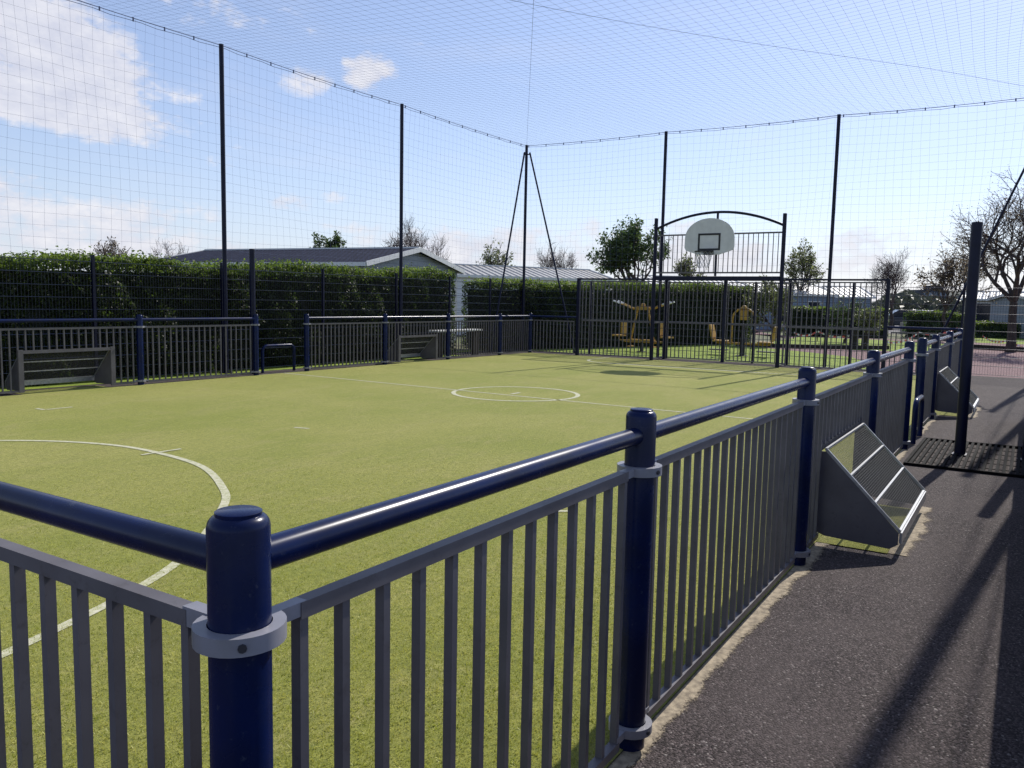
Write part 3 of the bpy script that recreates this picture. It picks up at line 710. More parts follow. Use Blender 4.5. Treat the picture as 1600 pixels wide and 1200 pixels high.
# ------------------------------------------------------------------ trees
def tree(lab, px, D, ztop, spread, kind='bare', seed=0, trunk_r=.09, fork=.35, twig=.012, leaves=0, leaf=.1, lm='leafdark', base=None, name=None, up=.5, levels=4, group='trees beyond the fences', cz=None):
    r = np.random.default_rng(seed+100); x, y = base or G(px, D)
    nm = name or {'bare': 'bare_tree', 'leafy': 'leafy_tree', 'budding': 'budding_tree'}[kind]
    t = thing(nm, lab, 'tree', (x, y, 0), group)
    ends = []; TB = MB(); CB = MB(); fz = ztop*fork
    P = [(x, y, -.05)]
    for k in range(1, 5): P.append((x+.04*r.normal(), y+.04*r.normal(), fz*k/4))
    TB.tube(P, [trunk_r*1.35, trunk_r*1.1, trunk_r, trunk_r*.95, trunk_r*.85], 9)
    def grow(p, d, ln, rad, lev):
        n = 4; pts = [np.array(p)]; dd = np.array(d, float)
        for k in range(n):
            dd = dd+r.normal(size=3)*.16+np.array([0, 0, .07*up]); dd /= np.linalg.norm(dd); pts.append(pts[-1]+dd*ln/n)
        CB.tube(pts, np.linspace(rad, max(rad*.5, twig*.5), n+1), 6 if lev < 2 else 4 if lev < 3 else 3, cap=False)
        for q in pts[2 if lev > 1 else 3:]: 
            if lev >= levels-2: ends.append(q)
        if lev >= levels: return
        kids = 3 if lev < 2 else 4
        for k in range(kids):
            f = (.45+.55*(k+1)/kids); i = min(int(f*n), n); q = pts[i]
            side = r.normal(size=3); side -= dd*(side@dd); side /= np.linalg.norm(side)
            nd = dd*.75+side*(.55+.3*r.random()); nd[2] = nd[2]*.8+.25*up; nd /= np.linalg.norm(nd)
            grow(q, nd, ln*(.62+.18*r.random()), max(rad*.55, twig*.6), lev+1)
    top = np.array(P[-1]); hgt = ztop-fz
    for k in range(6):
        a = 2*math.pi*k/6+r.random(); sp = .55*spread/hgt*(.3+1.0*r.random())
        d = np.array([math.cos(a)*sp, math.sin(a)*sp, .75]); d /= np.linalg.norm(d)
        grow(top, d, hgt*.40, trunk_r*.6, 1)
    # normalise crown to the wanted height and spread
    V = np.concatenate(CB.v); cen = np.array([x, y]); zr = np.percentile(V[:, 2], 99.3); sc = (ztop-fz)/(zr-fz)
    rad_ = np.percentile(np.linalg.norm(V[:, :2]-cen, axis=1), 97); sx = (spread/2)/rad_
    def nrmz(A): A = A.copy(); A[:, :2] = cen+(A[:, :2]-cen)*sx; A[:, 2] = fz+(A[:, 2]-fz)*sc; return A
    CB.v = [nrmz(v) for v in CB.v]
    TB.build('trunk', M['bark'], t, True); CB.build('branches', M['bark'] if kind != 'bare' else M['twig'], t)
    if leaves:
        E_ = nrmz(np.array(ends)); idx = r.integers(0, len(E_), leaves); clump = r.random(len(E_)) < .8
        idx = idx[clump[idx]]; C = E_[idx]+r.normal(size=(len(idx), 3))*spread*.028
        quad_obj('crown', quads(C, np.tile([0, 0, .6], (len(C), 1)), leaf, .6, 1.0, r), M[lm], t)
    return t
tree('bushy dark leafy tree just left of the arched goal frame', 985, 46, HZ(985, 352, 46), 3.9, 'leafy', 1, .16, .32, leaves=9000, leaf=.16, lm='leafdark', up=.8)
tree('round leafy treetop showing above the dark tiled roof', 517, 60, HZ(517, 370, 60), 3.0, 'leafy', 2, .15, .45, leaves=5000, leaf=.2, lm='leafdark')
tree('bare twiggy tree behind the peak of the dark tiled roof', 643, 55, HZ(643, 350, 55), 4.6, 'bare', 3, .14, .3, twig=.017, levels=5)
tree('small half-leafed tree left of the braced corner pole', 770, 58, HZ(770, 386, 58), 3.2, 'budding', 4, .12, .4, leaves=1500, leaf=.17, lm='leafmid', twig=.03)
tree('bare pale tree right of the braced corner pole', 866, 62, HZ(866, 384, 62), 3.4, 'bare', 5, .12, .3, twig=.016, levels=5)
tree('small half-leafed tree seen through the upper bars of the goal frame', 1066, 60, HZ(1066, 402, 60), 2.8, 'budding', 6, .1, .4, leaves=1500, leaf=.16, lm='leafmid', twig=.03)
tree('half-leafed tree right of the arched goal frame', 1247, 56, HZ(1247, 386, 56), 3.2, 'budding', 7, .12, .35, leaves=2300, leaf=.16, lm='leafmid', twig=.03)
tree('bare pale tree right of the last high-fence post', 1388, 60, HZ(1388, 396, 60), 3.2, 'bare', 8, .12, .3, twig=.016, levels=5)
tree('reddish budding treetop above the long hedge at left', 185, 50, HZ(185, 378, 50), 2.6, 'budding', 9, .1, .4, leaves=1500, leaf=.12, lm='leafbrown', twig=.03)
tree('bare twiggy treetop above the long hedge, left of the tiled roof', 268, 52, HZ(268, 381, 52), 3.2, 'bare', 10, .12, .3, twig=.016, levels=5)
tree('budding tree left of the tall gate post, behind the low dark hedge', 1472, 42, HZ(1472, 395, 42), 2.9, 'budding', 11, .09, .35, leaves=1600, leaf=.12, lm='leafbrown', twig=.022)
tree('second budding tree close behind the tall gate post', 1508, 46, HZ(1508, 380, 46), 3.2, 'budding', 12, .1, .35, leaves=1500, leaf=.12, lm='leafbrown', twig=.022)
tree('large fork-trunked tree at the right edge with sparse buds', 1580, 31, HZ(1580, 290, 31), 5.6, 'budding', 23, .15, .30, leaves=9000, leaf=.055, lm='leafbrown', twig=.013, base=(35.8, -.6), up=.6, levels=5)
tree('loose bushy shrub tree at the end of the second hedge', 1205, 33, HZ(1205, 440, 33), 2.2, 'leafy', 14, .06, .25, leaves=5200, leaf=.11, lm='leafmid', name='shrub_tree')
tree('small garden shrub behind the right side of the high end fence', 1352, 32, HZ(1352, 480, 32), 1.6, 'leafy', 15, .05, .2, leaves=1800, leaf=.08, lm='leafmid', name='garden_shrub', twig=.012)
tree('darker garden shrub between hedge and playground tarmac', 1318, 36, HZ(1318, 470, 36), 1.8, 'leafy', 16, .06, .3, leaves=2200, leaf=.09, lm='leafdark', name='garden_shrub', twig=.012)

# ------------------------------------------------------------------ mobile homes
def uvroof(o, s=1.0):
    me = o.data; uv = me.uv_layers.new(name='uv')
    for p in me.polygons:
        for li in p.loop_indices:
            co = me.vertices[me.loops[li].vertex_index].co; uv.data[li].uv = (co.x*s, co.y*s)
def home(lab, origin, gdir, rdir, Wg, Lg, ze, zp, wallm, roofm, trim='white', ov=.18, windows=(), flip=False, group='single-storey mobile homes beyond the hedges', skirt=None, name='mobile_home'):
    """origin = ground point under one end of the gable wall; gdir runs along the gable, rdir along the ridge"""
    o = np.array(origin, float); g = np.array(gdir, float); g /= np.linalg.norm(g); rd = np.array(rdir, float); rd /= np.linalg.norm(rd)
    def Q(a, b_, z): p = o+g*a+rd*b_; return (p[0], p[1], z)
    t = thing(name, lab, 'mobile home', (*o, 0), group)
    b = MB(); V = [Q(0, 0, 0), Q(Wg, 0, 0), Q(Wg, Lg, 0), Q(0, Lg, 0), Q(0, 0, ze), Q(Wg, 0, ze), Q(Wg, Lg, ze), Q(0, Lg, ze), Q(Wg/2, 0, zp-.05), Q(Wg/2, Lg, zp-.05)]
    b.add(V, [(0, 1, 5, 8, 4), (2, 3, 7, 9, 6), (0, 4, 7, 3), (1, 2, 6, 5), (0, 3, 2, 1)])
    b.build('wall', wallm, t)
    sl = (zp-ze)/(Wg/2)
    b = MB(); e = ov; th = .06
    for a0, a1 in ((-e, Wg/2), (Wg+e, Wg/2)):
        za = ze-sl*e
        V = [Q(a0, -e, za), Q(a0, Lg+e, za), Q(a1, Lg+e, zp), Q(a1, -e, zp)]; V += [(x, y, z+th) for x, y, z in V]
        b.add(V, [(0, 1, 2, 3), (7, 6, 5, 4), (0, 4, 5, 1), (1, 5, 6, 2), (3, 2, 6, 7), (0, 3, 7, 4)])
    ro = b.build('roof', roofm, t)
    # uv: along ridge and down slope
    me = ro.data; uv = me.uv_layers.new(name='uv'); base = np.array(t['_base'])
    for p in me.polygons:
        for li in p.loop_indices:
            co = np.array(me.vertices[me.loops[li].vertex_index].co)+base; q = co[:2]-o; uv.data[li].uv = (q@rd, q@g*1.15)
    b = MB()   # trims on the gable and the eaves
    for a0 in (-e, Wg+e):
        za = ze-sl*e; b.bar(Q(a0, -e-.02, za+.01), Q(Wg/2, -e-.02, zp+.01), .03, .15); b.bar(Q(a0, Lg+e+.02, za+.01), Q(Wg/2, Lg+e+.02, zp+.01), .03, .15)
        b.bar(Q(a0, -e, za), Q(a0, Lg+e, za), .05, .12)
    b.build('fascia', M[trim], t)
    b = MB()
    b.bar(Q(Wg/2, -e, zp+.075), Q(Wg/2, Lg+e, zp+.075), .16, .05); b.build('ridge_cap', M[trim], t)
    for (face, s0, s1, z0, z1) in windows:
        if face == 'g': A, B, nrm_ = Q(s0, -.012, 0), Q(s1, -.012, 0), -rd
        elif face == 'l': A, B, nrm_ = Q(-.012, s0, 0), Q(-.012, s1, 0), -g
        else: A, B, nrm_ = Q(Wg+.012, s0, 0), Q(Wg+.012, s1, 0), g
        A = np.array(A); B = np.array(B); c = (A+B)/2; d = (B-A); ln = np.linalg.norm(d); d /= ln; N3 = (nrm_[0], nrm_[1], 0)
        b = MB(); b.box((c[0], c[1], (z0+z1)/2), (ln+.12, .03, z1-z0+.12), tuple(d), N3); w = b.build('window', M['white'], t)
        b = MB(); c2 = c+np.array(N3)*.02; b.box((c2[0], c2[1], (z0+z1)/2), (ln, .012, z1-z0), tuple(d), N3); b.build('pane', M['darkglass'], w)
    return t
def sidingmat(name, col):
    m = mat(name, col, .6); n = m.node_tree.nodes; l = m.node_tree.links; b = n['Principled BSDF']
    tc = n.new('ShaderNodeTexCoord'); mp = n.new('ShaderNodeSeparateXYZ'); l.new(tc.outputs['Object'], mp.inputs[0])
    mm = n.new('ShaderNodeMath'); mm.operation = 'FRACT'; m2 = n.new('ShaderNodeMath'); m2.operation = 'MULTIPLY'; m2.inputs[1].default_value = 6
    l.new(mp.outputs[2], m2.inputs[0]); l.new(m2.outputs[0], mm.inputs[0])
    r = n.new('ShaderNodeMapRange'); r.inputs[1].default_value = 0; r.inputs[2].default_value = .18; r.inputs[3].default_value = .45; r.inputs[4].default_value = 1; l.new(mm.outputs[0], r.inputs[0])
    mx = n.new('ShaderNodeMix'); mx.data_type = 'RGBA'; mx.blend_type = 'MULTIPLY'; mx.inputs[0].default_value = 1; mx.inputs[6].default_value = (*col, 1); l.new(r.outputs[0], mx.inputs[7]); l.new(mx.outputs[2], b.inputs['Base Color'])
    return m
S_white = sidingmat('white_siding', (.8, .8, .84)); S_grey = sidingmat('grey_siding', (.30, .33, .36)); S_blue = sidingmat('blue_siding', (.2, .26, .36)); S_cream = sidingmat('cream_boards', (.36, .33, .27))
def corrug(name, col):
    m = mat(name, col, .4, .1); n = m.node_tree.nodes; l = m.node_tree.links; b = n['Principled BSDF']
    tc = n.new('ShaderNodeTexCoord'); w = n.new('ShaderNodeTexWave'); w.inputs['Scale'].default_value = .9; w.bands_direction = 'X'; l.new(tc.outputs['UV'], w.inputs['Vector'])
    bp = n.new('ShaderNodeBump'); bp.inputs['Strength'].default_value = 1; bp.inputs['Distance'].default_value = .08; l.new(w.outputs['Fac'], bp.inputs['Height']); l.new(bp.outputs[0], b.inputs['Normal'])
    mx = n.new('ShaderNodeMix'); mx.data_type = 'RGBA'; mx.inputs[6].default_value = (*[c*.45 for c in col], 1); mx.inputs[7].default_value = (*col, 1); l.new(w.outputs['Fac'], mx.inputs[0]); l.new(mx.outputs[2], b.inputs['Base Color'])
    return m
R_pale = corrug('pale_corrugated', (.42, .40, .36)); R_white = corrug('white_corrugated', (.7, .69, .66))
p = np.array(G(562, 24.8)); q = np.array(G(716, 30.4)); gd = q-p; W1 = np.linalg.norm(gd); rd = np.array([-gd[1], gd[0]])
home('mobile home with dark tiled roof and grey gable behind the long hedge', p+gd/W1*.2, gd, rd, W1-.4, 9.2, 2.62, 3.2, S_grey, M['tile'], windows=(('g', 2.1, 3.5, 1.1, 2.0),))
# second home: ridge roughly across the view, pale corrugated roof, gable at right
pR = np.array(G(936, 41.0)); pR2 = np.array(G(992, 43.0)); gd = pR2-pR; Wg = np.linalg.norm(gd); rdv = np.array(G(705, 46))-pR
rdv = np.array([-gd[1], gd[0]]) if (np.array([-gd[1], gd[0]])@rdv) > 0 else -np.array([-gd[1], gd[0]])
def cross_home(lab, xl, xr, D1, D2, depth, ytop, yeave, wallm, roofm, **k):
    "long side faces the camera from (xl,D1) to (xr,D2); gable end at right"
    a = np.array(G(xl, D1)); c = np.array(G(xr, D2)); rdv = (a-c); Ln = np.linalg.norm(rdv); rdv /= Ln
    v = np.array([math.cos(YAW), math.sin(YAW)]); g = v-rdv*(v@rdv); g /= np.linalg.norm(g)
    ze = HZ(xr, yeave, D2); zp = HZ(xr, ytop, D2+depth/2)
    return home(lab, c, g, rdv, depth, Ln, ze, zp, wallm, roofm, **k)
cross_home('long mobile home with pale corrugated roof behind the second hedge', 690, 950, 36, 40, 4.5, 425, 438, S_white, R_pale, windows=(('l', 3, 4.2, 1.1, 2.0),))
cross_home('mobile home with bright white corrugated roof seen under the goal crossbar', 1010, 1160, 48, 50, 4.5, 437, 448, S_cream, R_white)
cross_home('blue-grey mobile home with cream roof right of the goal frame', 1170, 1298, 54, 56, 5, 447, 461, S_blue, R_white, windows=(('l', 1.2, 2.1, .9, 1.9), ('l', 3.4, 4.3, .4, 2.1)))
cross_home('second blue-grey mobile home with white gable trim, by the end post', 1304, 1356, 57, 57, 5, 450, 464, S_blue, R_white, windows=(('l', .7, 1.5, .9, 1.9),))
t5 = cross_home('cream mobile home with flat white eaves behind the fork-trunked tree', 1498, 1606, 52, 50, 4, 458, 468, S_cream, R_white, windows=(('l', .6, 1.5, .9, 1.8), ('l', 2.2, 3.4, .5, 2.0)))
t6 = cross_home('pale grey mobile home at the very right edge', 1606, 1720, 46, 46, 4, 462, 470, S_grey, R_pale)

# ------------------------------------------------------------------ exercise machines
def machine_press(x, y, rz):
    t = thing('exercise_machine', 'yellow double chest-press exercise machine with raised handles, left on the lawn', 'exercise machine', (0, 0, 0), 'yellow outdoor exercise machines')
    def B(mb, name, m, sm=True): return mb.build(name, M[m], t, sm)
    b = MB(); b.lathe([(.06, 0), (.06, .55), (.0001, .55)], n=16); b.lathe([(.17, 0), (.17, .012), (.0001, .013)], n=20); B(b, 'centre_post', 'black')
    for s in (-1, 1):
        b = MB(); b.tube([(0, s*.42, .40), (0, s*.34, .75), (0, s*.20, 1.36)], .032, 10); B(b, 'upright', 'yellow')
    b = MB(); b.tube([(0, -.42, 1.40), (0, .42, 1.40)], .035, 10); b.box((0, 0, 1.42), (.16, .46, .12)); B(b, 'top_beam', 'yellow')
    b = MB(); b.lathe([(.07, 1.48), (.075, 1.53), (.05, 1.57), (.0001, 1.58)], n=16); B(b, 'cap', 'yellow')
    b = MB(); b.tube([(0, -.62, .33), (0, .62, .33)], .04, 10); b.box((0, 0, .36), (.18, .9, .08)); B(b, 'base_beam', 'yellow')
    for s in (-1, 1):
        for e in (-1, 1):
            b = MB(); b.tube([(e*.07, s*.36, 1.40), (e*.09, s*.62, 1.50), (e*.14, s*.98, 1.62)], .022, 8); h = B(b, 'handle_arm', 'yellow')
            b = MB(); b.tube([(e*.11, s*.76, 1.548), (e*.15, s*1.04, 1.642)], .028, 8); b.build('grip', M['white'], h, True)
            h.children[0]['_base'] = [0, 0, 0]
        b = MB(); b.box((0, s*.88, .50), (.34, .36, .045)); B(b, 'seat', 'yellow', False)
        b = MB(); b.box((0, s*.70, .76), (.30, .05, .42)); B(b, 'backrest', 'yellow', False)
        b = MB(); b.tube([(0, s*.6, .33), (0, s*.86, .36), (0, s*.88, .48)], .03, 8); B(b, 'seat_arm', 'yellow')
        b = MB(); b.box((0, s*.42, .16), (.4, .12, .03)); b.tube([(0, s*.42, .33), (0, s*.42, .16)], .02, 8); B(b, 'footrest', 'yellow', False)
    t.location = (x, y, 0); t.rotation_euler.z = rz; return t
machine_press(24.0, 9.55, R(-6))
def machine_leg(x, y, rz):
    t = thing('exercise_machine', 'yellow double leg-press exercise machine with hooped frame, right of the other one', 'exercise machine', (0, 0, 0), 'yellow outdoor exercise machines')
    b = MB(); b.lathe([(.085, 0), (.085, .55), (.06, .6), (.06, .95), (.0001, .95)], n=16); b.lathe([(.2, 0), (.2, .012), (.0001, .013)], n=20); b.build('centre_post', M['black'], t, True)
    b = MB(); P = [(0, -.37, .42), (0, -.37, 1.12)]
    for i in range(1, 12): a = math.pi-math.pi*i/12; P.append((0, .34*math.cos(a)*1.06, 1.14+.34*math.sin(a)))
    P += [(0, .37, 1.12), (0, .37, .42)]; b.tube(P, .034, 10); b.build('hoop_frame', M['yellow'], t, True)
    b = MB(); b.box((0, 0, 1.27), (.12, .26, .30)); b.build('sign_box', M['yellow'], t, bevel=.02)
    b = MB(); b.lathe([(.06, 1.46), (.08, 1.50), (.06, 1.56), (.0001, 1.58)], n=16); b.build('cap', M['yellow'], t, True)
    b = MB(); b.tube([(0, -.75, .38), (0, .75, .38)], .035, 10); b.build('base_beam', M['yellow'], t, True)
    for s in (-1, 1):
        b = MB(); b.box((0, s*.72, .44), (.36, .42, .05)); b.build('seat', M['yellow'], t, bevel=.015)
        b = MB(); c = (0, s*1.0, .72); dz = np.array([0, s*.22, .975]); dz = dz/np.linalg.norm(dz); b.box(c, (.34, .06, .46), (1, 0, 0), (0, dz[2], -dz[1]), tuple(dz)); b.build('backrest', M['yellow'], t, bevel=.02)
        b = MB(); b.tube([(0, s*.6, .36), (0, s*.85, .38), (0, s*.95, .55)], .028, 8); b.build('seat_arm', M['yellow'], t, True)
        b = MB(); b.bar((0, s*.5, .16), (0, s*1.05, .16), .28, .03); b.build('footrest', M['black'], t)
    t.location = (x, y, 0); t.rotation_euler.z = rz; return t
machine_leg(24.6, 6.42, R(-4))

# ------------------------------------------------------------------ small far things
# timber edging round the playground
def edging(lab, pts, h=.14):
    b = MB()
    for a, c in zip(pts[:-1], pts[1:]): b.bar((*a, h/2), (*c, h/2), .14, h)
    o = b.build('timber_edging', M['timber']); tag(o, lab, 'edging', 'timber edgings of the playground')
edging('low dark timber edging behind the lawn of the exercise machines', [(30.4, 8.4), (30.8, 7.2), (31.8, 5.2), (33.5, 3.4)])
edging('low dark timber edging at the foot of the fork-trunked tree', [(37.4, .9), (36.2, -1.5), (34.8, -4.5)], .18)
# barrier tape on stakes
def tape(lab, pts):
    t = thing('barrier_tape', lab, 'barrier tape', (*G(pts[0][0], pts[0][2]), 0), 'red and white barrier tapes')
    P3 = [np.array([*G(px, D), HZ(px, py, D)]) for px, py, D in pts]
    for p in P3:
        b = MB(); b.bar((p[0], p[1], -.02), (p[0], p[1], p[2]+.08), .035, .035); b.build('stake', M['timber'], t)
    b = MB()
    for a, c in zip(P3[:-1], P3[1:]):
        n = 8; Q = [a+(c-a)*k/n-np.array([0, 0, .18*4*(k/n)*(1-k/n)]) for k in range(n+1)]
        for k in range(n): b.add([Q[k]-[0, 0, .04], Q[k+1]-[0, 0, .04], Q[k+1]+[0, 0, .04], Q[k]+[0, 0, .04]], [(0, 1, 2, 3)])
    b.build('tape', M['tape'], t)
tape('red and white tape sagging across the lawn behind the high end fence', [(1238, 519, 40), (1275, 517, 38), (1330, 522, 36)])
tape('red and white tape rising towards the tall gate post', [(1384, 534, 33), (1432, 519, 37), (1492, 512, 40)])
tape('red and white tape in front of the fork-trunked tree', [(1532, 524, 42), (1572, 531, 38), (1640, 545, 34)])
# wooden posts near the shrubs
for i, (px, D, h, lab) in enumerate(((1333, 34, .75, 'thick dark tree stump post left of the garden shrub'), (1349, 34.5, .9, 'thinner dark stump post right of the other one'))):
    x, y = G(px, D); b = MB(); b.lathe([(.17-.03*i, -.02), (.15-.03*i, h*.6), (.14-.03*i, h), (.0001, h+.02)], (x, y, 0), 12)
    tag(b.build('stump_post', M['timber'], None, True), lab, 'stump', 'wooden stump posts')
# parked cars
def car(px, D, rz, m, lab):
    t = thing('parked_car', lab, 'car', (0, 0, 0), 'cars parked beyond the playground')
    low = [(-2.05, .32), (-2.1, .62), (-1.95, .86), (-1.15, .96), (1.55, .96), (2.0, .84), (2.1, .6), (2.08, .3)]
    b = MB(); b.prism(low, -.84, .84, 'y'); b.build('body', m, t, bevel=.08)
    cab = [(-1.2, .95), (-.55, 1.42), (.75, 1.45), (1.5, .95)]
    b = MB(); b.prism(cab, -.72, .72, 'y'); b.build('window', M['darkglass'], t, bevel=.06)
    b = MB(); b.prism([(-.58, 1.40), (-.5, 1.47), (.72, 1.49), (.8, 1.42)], -.70, .70, 'y'); b.build('roof', m, t, bevel=.02)
    for x in (-1.3, 1.3):
        for y in (-.8, .8):
            b = MB(); b.lathe([(.0001, -.1), (.3, -.1), (.32, -.07), (.32, .07), (.3, .1), (.0001, .1)], (x, y, .32), 18, axis=1); w = b.build('wheel', M['black'], t, True)
            b = MB(); b.lathe([(.0001, -.11), (.18, -.11), (.18, .11), (.0001, .11)], (x, y, .32), 14, axis=1); b.build('rim', M['galv'], w)
    x, y = G(px, D); t.location = (x, y, 0); t.rotation_euler.z = rz
car(1412, 62, 1.9, M['carpaint'], 'dark parked car beyond the last high-fence post')
car(1440, 66, 1.2, mat('silver_paint', (.45, .46, .48), .3, .3), 'silver parked car right of the dark one')
# cream low wall
a = np.array(G(1404, 52)); c = np.array(G(1448, 52)); b = MB(); b.bar((*a, .35), (*c, .35), .25, .75); tag(b.build('garden_wall', M['cream']), 'low cream wall in front of the parked cars', 'wall')
# white picnic table behind the left wire fence
t = thing('bench_table', 'narrow white-topped table between the left fence and wire mesh near the distant corner', 'table', (17.6, 12.4, 0))
b = MB(); b.bb(16.45, 18.55, 12.15, 12.5, .70, .745); b.build('tabletop', M['white'], t, bevel=.005)
for x in (16.45+.25, 18.55-.12):
    b = MB(); b.bar((x, 12.32, 0), (x, 12.32, .70), .08, .28); b.build('leg', M['timber'], t)
# distant hill, wood and block
def hill():
    b = MB(); V = []; n = 60
    for i in range(n+1):
        px = 1150+i*14; x, y = G(px, 330); z = 2.0+7.5*math.exp(-((px-1465)/95)**2)+3.5*math.exp(-((px-1600)/150)**2)+1.0*math.exp(-((px-1300)/80)**2)
        V += [(x, y, -.5), (*G(px, 420), z)]
    b.add(V, [(2*i, 2*i+2, 2*i+3, 2*i+1) for i in range(n)]); b.build('hill', mat('hill_green', (.05, .06, .05), .95, noise=.4, scale=.02), kind='structure')
hill()
r = np.random.default_rng(5); n = 22000
px = r.uniform(1140, 1700, n); D = r.uniform(110, 190, n); 
prof = 1.8+1.5*np.exp(-((px-1400)/40)**2)+1.5*np.exp(-((px-1490)/50)**2)+.3*np.sin(px*.05)+.25*np.sin(px*.17)
zz = r.random(n)**.6*np.maximum(prof, .8)*(D+40)/150
C = np.array([[*G(a, d), z] for a, d, z in zip(px, D, zz)]); o = quad_obj('distant_wood', quads(C, np.tile([0, 0, .5], (n, 1)), .8, .7, 1.0, r), M['wood_far'], None, 'stuff'); tag(o, 'dark distant belt of trees on the skyline beyond the car park', 'trees')
px = r.uniform(-500, 1150, 9000); D = r.uniform(110, 170, 9000); zz = r.random(9000)**.6*(3.2+.8*np.sin(px*.03))
C = np.array([[*G(a, d), z] for a, d, z in zip(px, D, zz)]); o = quad_obj('distant_wood', quads(C, np.tile([0, 0, .5], (9000, 1)), 1.8, .7, 1.0, r), M['wood_far'], None, 'stuff'); tag(o, 'distant belt of trees hidden behind the hedges and homes', 'trees')
a = np.array(G(1424, 240)); c = np.array(G(1462, 240))
t = thing('apartment_block', 'bluish distant apartment block on the skyline left of the tall gate post', 'building', (*a, 0))
zt = HZ(1440, 453, 240); b = MB(); b.bar((*a, zt/2), (*c, zt/2), 8, zt); b.bar((*(a+(c-a)*.5), zt+.5), (*(a+(c-a)*.9), zt+.5), 6, 1.6); b.build('wall', M['hillblock'], t)
d = (c-a)/np.linalg.norm(c-a); nn = np.array([d[1], -d[0]])
if nn@(np.array(CAM[:2])-a) < 0: nn = -nn
for i in range(5):
    for j in range(2):
        q = a+(c-a)*(i+.5)/5+nn*4.03; z = zt-1.3-2.3*j; b = MB(); b.box((*q, z), (.9, .06, 1.1), (*d, 0), (*nn, 0)); b.build('window', M['bluegrey'], t)

# ------------------------------------------------------------------ camera, sun, sky
cam = bpy.data.cameras.new('camera'); co = bpy.data.objects.new('camera', cam); COL.objects.link(co); scn.camera = co
cam.sensor_width = 36; cam.lens = 36*F/1600; cam.clip_start = .05; cam.clip_end = 5000
from mathutils import Matrix
m4 = Matrix(((rt[0], up[0], -fw[0], CAM[0]), (rt[1], up[1], -fw[1], CAM[1]), (rt[2], up[2], -fw[2], CAM[2]), (0, 0, 0, 1))); co.matrix_world = m4
EL, AZ = R(39.8), math.atan2(-.092, .996)
sd = Vector((math.cos(EL)*math.cos(AZ), math.cos(EL)*math.sin(AZ), math.sin(EL)))
sl = bpy.data.lights.new('sun', 'SUN'); sl.energy = 5.0; sl.angle = R(.53); sl.color = (1, .955, .88)
so = bpy.data.objects.new('sun', sl); COL.objects.link(so); so.rotation_euler = sd.to_track_quat('Z', 'Y').to_euler(); so.location = (30, -4, 30)

w = bpy.data.worlds.new('World'); scn.world = w; w.use_nodes = True; n = w.node_tree.nodes; l = w.node_tree.links
bg = n['Background']; sky = n.new('ShaderNodeTexSky'); sky.sky_type = 'NISHITA'; sky.sun_disc = False; sky.sun_elevation = EL; sky.sun_rotation = math.pi/2-AZ
sky.air_density = 1.0; sky.dust_density = .5; sky.ozone_density = 3.0
tc = n.new('ShaderNodeTexCoord'); DIR = tc.outputs['Generated']
def vm(op, a, b_=None):
    x = n.new('ShaderNodeVectorMath'); x.operation = op
    for i, v in enumerate((a, b_)):
        if v is None: continue
        if isinstance(v, (tuple, list, np.ndarray)): x.inputs[i].default_value = tuple(float(q) for q in v)
        else: l.new(v, x.inputs[i])
    return x
def mt(op, a, b_=None, c_=None, clamp=False):
    x = n.new('ShaderNodeMath'); x.operation = op; x.use_clamp = clamp
    for i, v in enumerate((a, b_, c_)):
        if v is None: continue
        if isinstance(v, (int, float)): x.inputs[i].default_value = float(v)
        else: l.new(v, x.inputs[i])
    return x.outputs[0]
def noise(scale, det, ro, sc=(1, 1, 2.2), off=(0, 0, 0)):
    mp = n.new('ShaderNodeMapping'); mp.inputs['Scale'].default_value = sc; mp.inputs['Location'].default_value = off; l.new(DIR, mp.inputs['Vector'])
    x = n.new('ShaderNodeTexNoise'); x.inputs['Scale'].default_value = scale; x.inputs['Detail'].default_value = det; x.inputs['Roughness'].default_value = ro; l.new(mp.outputs[0], x.inputs['Vector']); return x.outputs['Fac']
nA = noise(7.5, 10, .6); nB = noise(26, 9, .64, (1, 1, 1.6), (3, 1, 2)); nC = noise(3.2, 8, .6, (1, 1, 4), (7, 2, 5))
# cloud groups: centre direction, half widths (angular), softness, tilt, strength
def grp(px, py, wx, wy, tilt=0, gain=1.0):
    c = W(px, py, 1)-CAM; c /= np.linalg.norm(c)
    ex = np.cross(c, [0, 0, 1]); ex /= np.linalg.norm(ex); ey = np.cross(ex, c)
    ct, st = math.cos(tilt), math.sin(tilt); ax = ex*ct+ey*st; ay = -ex*st+ey*ct
    u = mt('DIVIDE', vm('DOT_PRODUCT', DIR, ax).outputs['Value'], wx/F); v = mt('DIVIDE', vm('DOT_PRODUCT', DIR, ay).outputs['Value'], wy/F)
    fr = mt('GREATER_THAN', vm('DOT_PRODUCT', DIR, c).outputs['Value'], 0)
    e = mt('ADD', mt('MULTIPLY', u, u), mt('MULTIPLY', v, v)); g_ = mt('SUBTRACT', 1, e, clamp=False)
    return mt('MULTIPLY', mt('MULTIPLY', mt('MAXIMUM', g_, -1.5), gain), 1.0), fr
tot = None
for (px, py, wx, wy, tl, gn) in ((40, 62, 190, 82, -.2, 1.1), (100, 158, 225, 44, -.2, 1.0), (215, 120, 95, 36, -.35, .5), (60, 340, 330, 62, -.12, .9), (580, 112, 52, 34, .05, 1.5), (482, 118, 44, 26, .1, .75),
                                 (385, 28, 120, 26, -.15, .35), (450, 316, 36, 12, 0, .5), (535, 308, 26, 12, 0, .45), (760, 385, 260, 32, .0, .7), (1130, 395, 300, 50, 0, .55), (565, 356, 60, 14, 0, .5)):
    g_, fr = grp(px, py, wx, wy, tl, gn)
    g_ = mt('MULTIPLY_ADD', fr, mt('ADD', g_, 3), -3)
    tot = g_ if tot is None else mt('MAXIMUM', tot, g_)
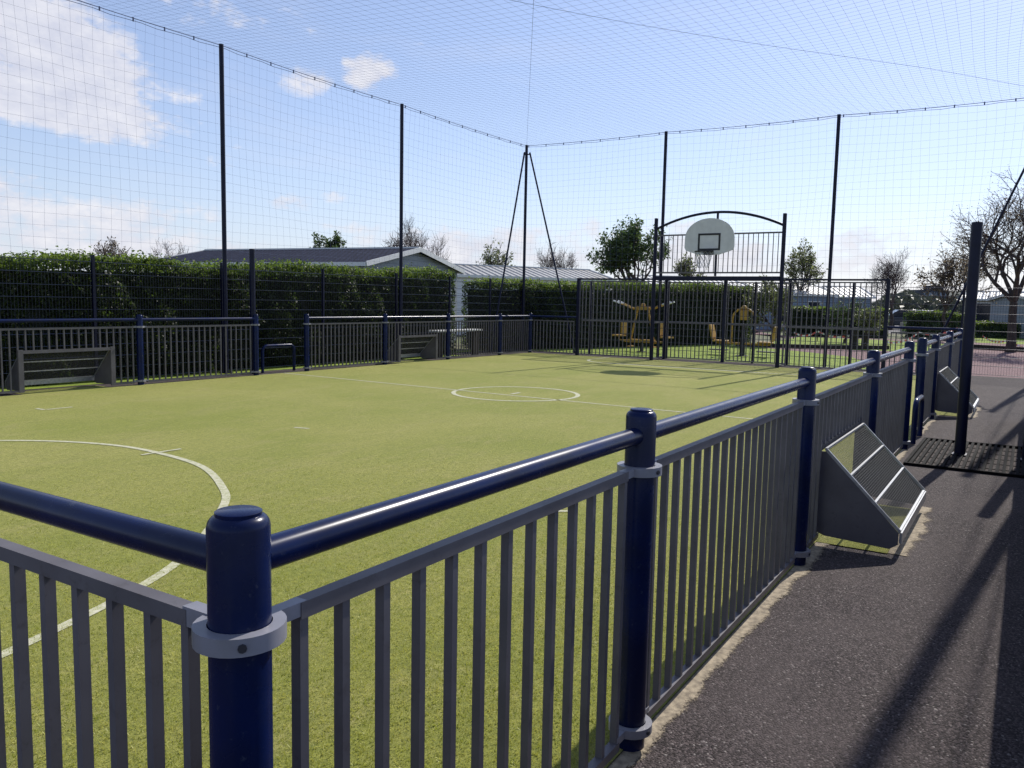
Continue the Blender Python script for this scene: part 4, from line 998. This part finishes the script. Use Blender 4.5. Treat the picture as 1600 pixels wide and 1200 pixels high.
fld = mt('ADD', mt('MULTIPLY', mt('SUBTRACT', nA, .5), 3.6), mt('MULTIPLY', mt('SUBTRACT', nB, .5), 2.2))
dens = mt('ADD', tot, fld)
mr = n.new('ShaderNodeMapRange'); mr.inputs[1].default_value = .08; mr.inputs[2].default_value = .85; mr.interpolation_type = 'SMOOTHSTEP'; l.new(dens, mr.inputs[0])
# thin veils everywhere else
mr2 = n.new('ShaderNodeMapRange'); mr2.inputs[1].default_value = .54; mr2.inputs[2].default_value = .8; mr2.inputs[4].default_value = .22; l.new(nC, mr2.inputs[0])
cov = mt('MAXIMUM', mt('MULTIPLY', mr.outputs[0], .86), mr2.outputs[0])
sepz = n.new('ShaderNodeSeparateXYZ'); l.new(DIR, sepz.inputs[0])
ab = mt('GREATER_THAN', sepz.outputs[2], 0.0); cov = mt('MULTIPLY', cov, ab)
# cloud colour: lit tops, lavender shade
shade = n.new('ShaderNodeMapRange'); shade.inputs[1].default_value = .35; shade.inputs[2].default_value = .7; l.new(nB, shade.inputs[0])
cc = n.new('ShaderNodeMix'); cc.data_type = 'RGBA'; cc.inputs[6].default_value = (6.6, 6.7, 7.7, 1); cc.inputs[7].default_value = (8.7, 8.6, 9.0, 1); l.new(shade.outputs[0], cc.inputs[0])
# gentle haze towards the horizon
hz = mt('POWER', mt('SUBTRACT', 1, mt('ABSOLUTE', sepz.outputs[2]), clamp=True), 9.0)
mh = n.new('ShaderNodeMix'); mh.data_type = 'RGBA'; mh.inputs[7].default_value = (7.0, 7.6, 9.0, 1); l.new(mt('MULTIPLY_ADD', hz, .6, .2), mh.inputs[0])
tn = n.new('ShaderNodeMix'); tn.data_type = 'RGBA'; tn.blend_type = 'MULTIPLY'; tn.inputs[0].default_value = 1; tn.inputs[7].default_value = (1.26, 1.24, 1.38, 1); l.new(sky.outputs[0], tn.inputs[6]); l.new(tn.outputs[2], mh.inputs[6])
mx = n.new('ShaderNodeMix'); mx.data_type = 'RGBA'; l.new(cov, mx.inputs[0]); l.new(mh.outputs[2], mx.inputs[6]); l.new(cc.outputs[2], mx.inputs[7])
l.new(mx.outputs[2], bg.inputs['Color']); bg.inputs['Strength'].default_value = .105

for o in COL.objects:
    if '_base' in o.keys(): del o['_base']
scn.render.engine = 'CYCLES'; scn.render.resolution_x = 1024; scn.render.resolution_y = 768
scn.view_settings.view_transform = 'Standard'; scn.view_settings.look = 'None'; scn.view_settings.exposure = 0; scn.view_settings.gamma = 1
scn.cycles.max_bounces = 6; scn.cycles.transparent_max_bounces = 4
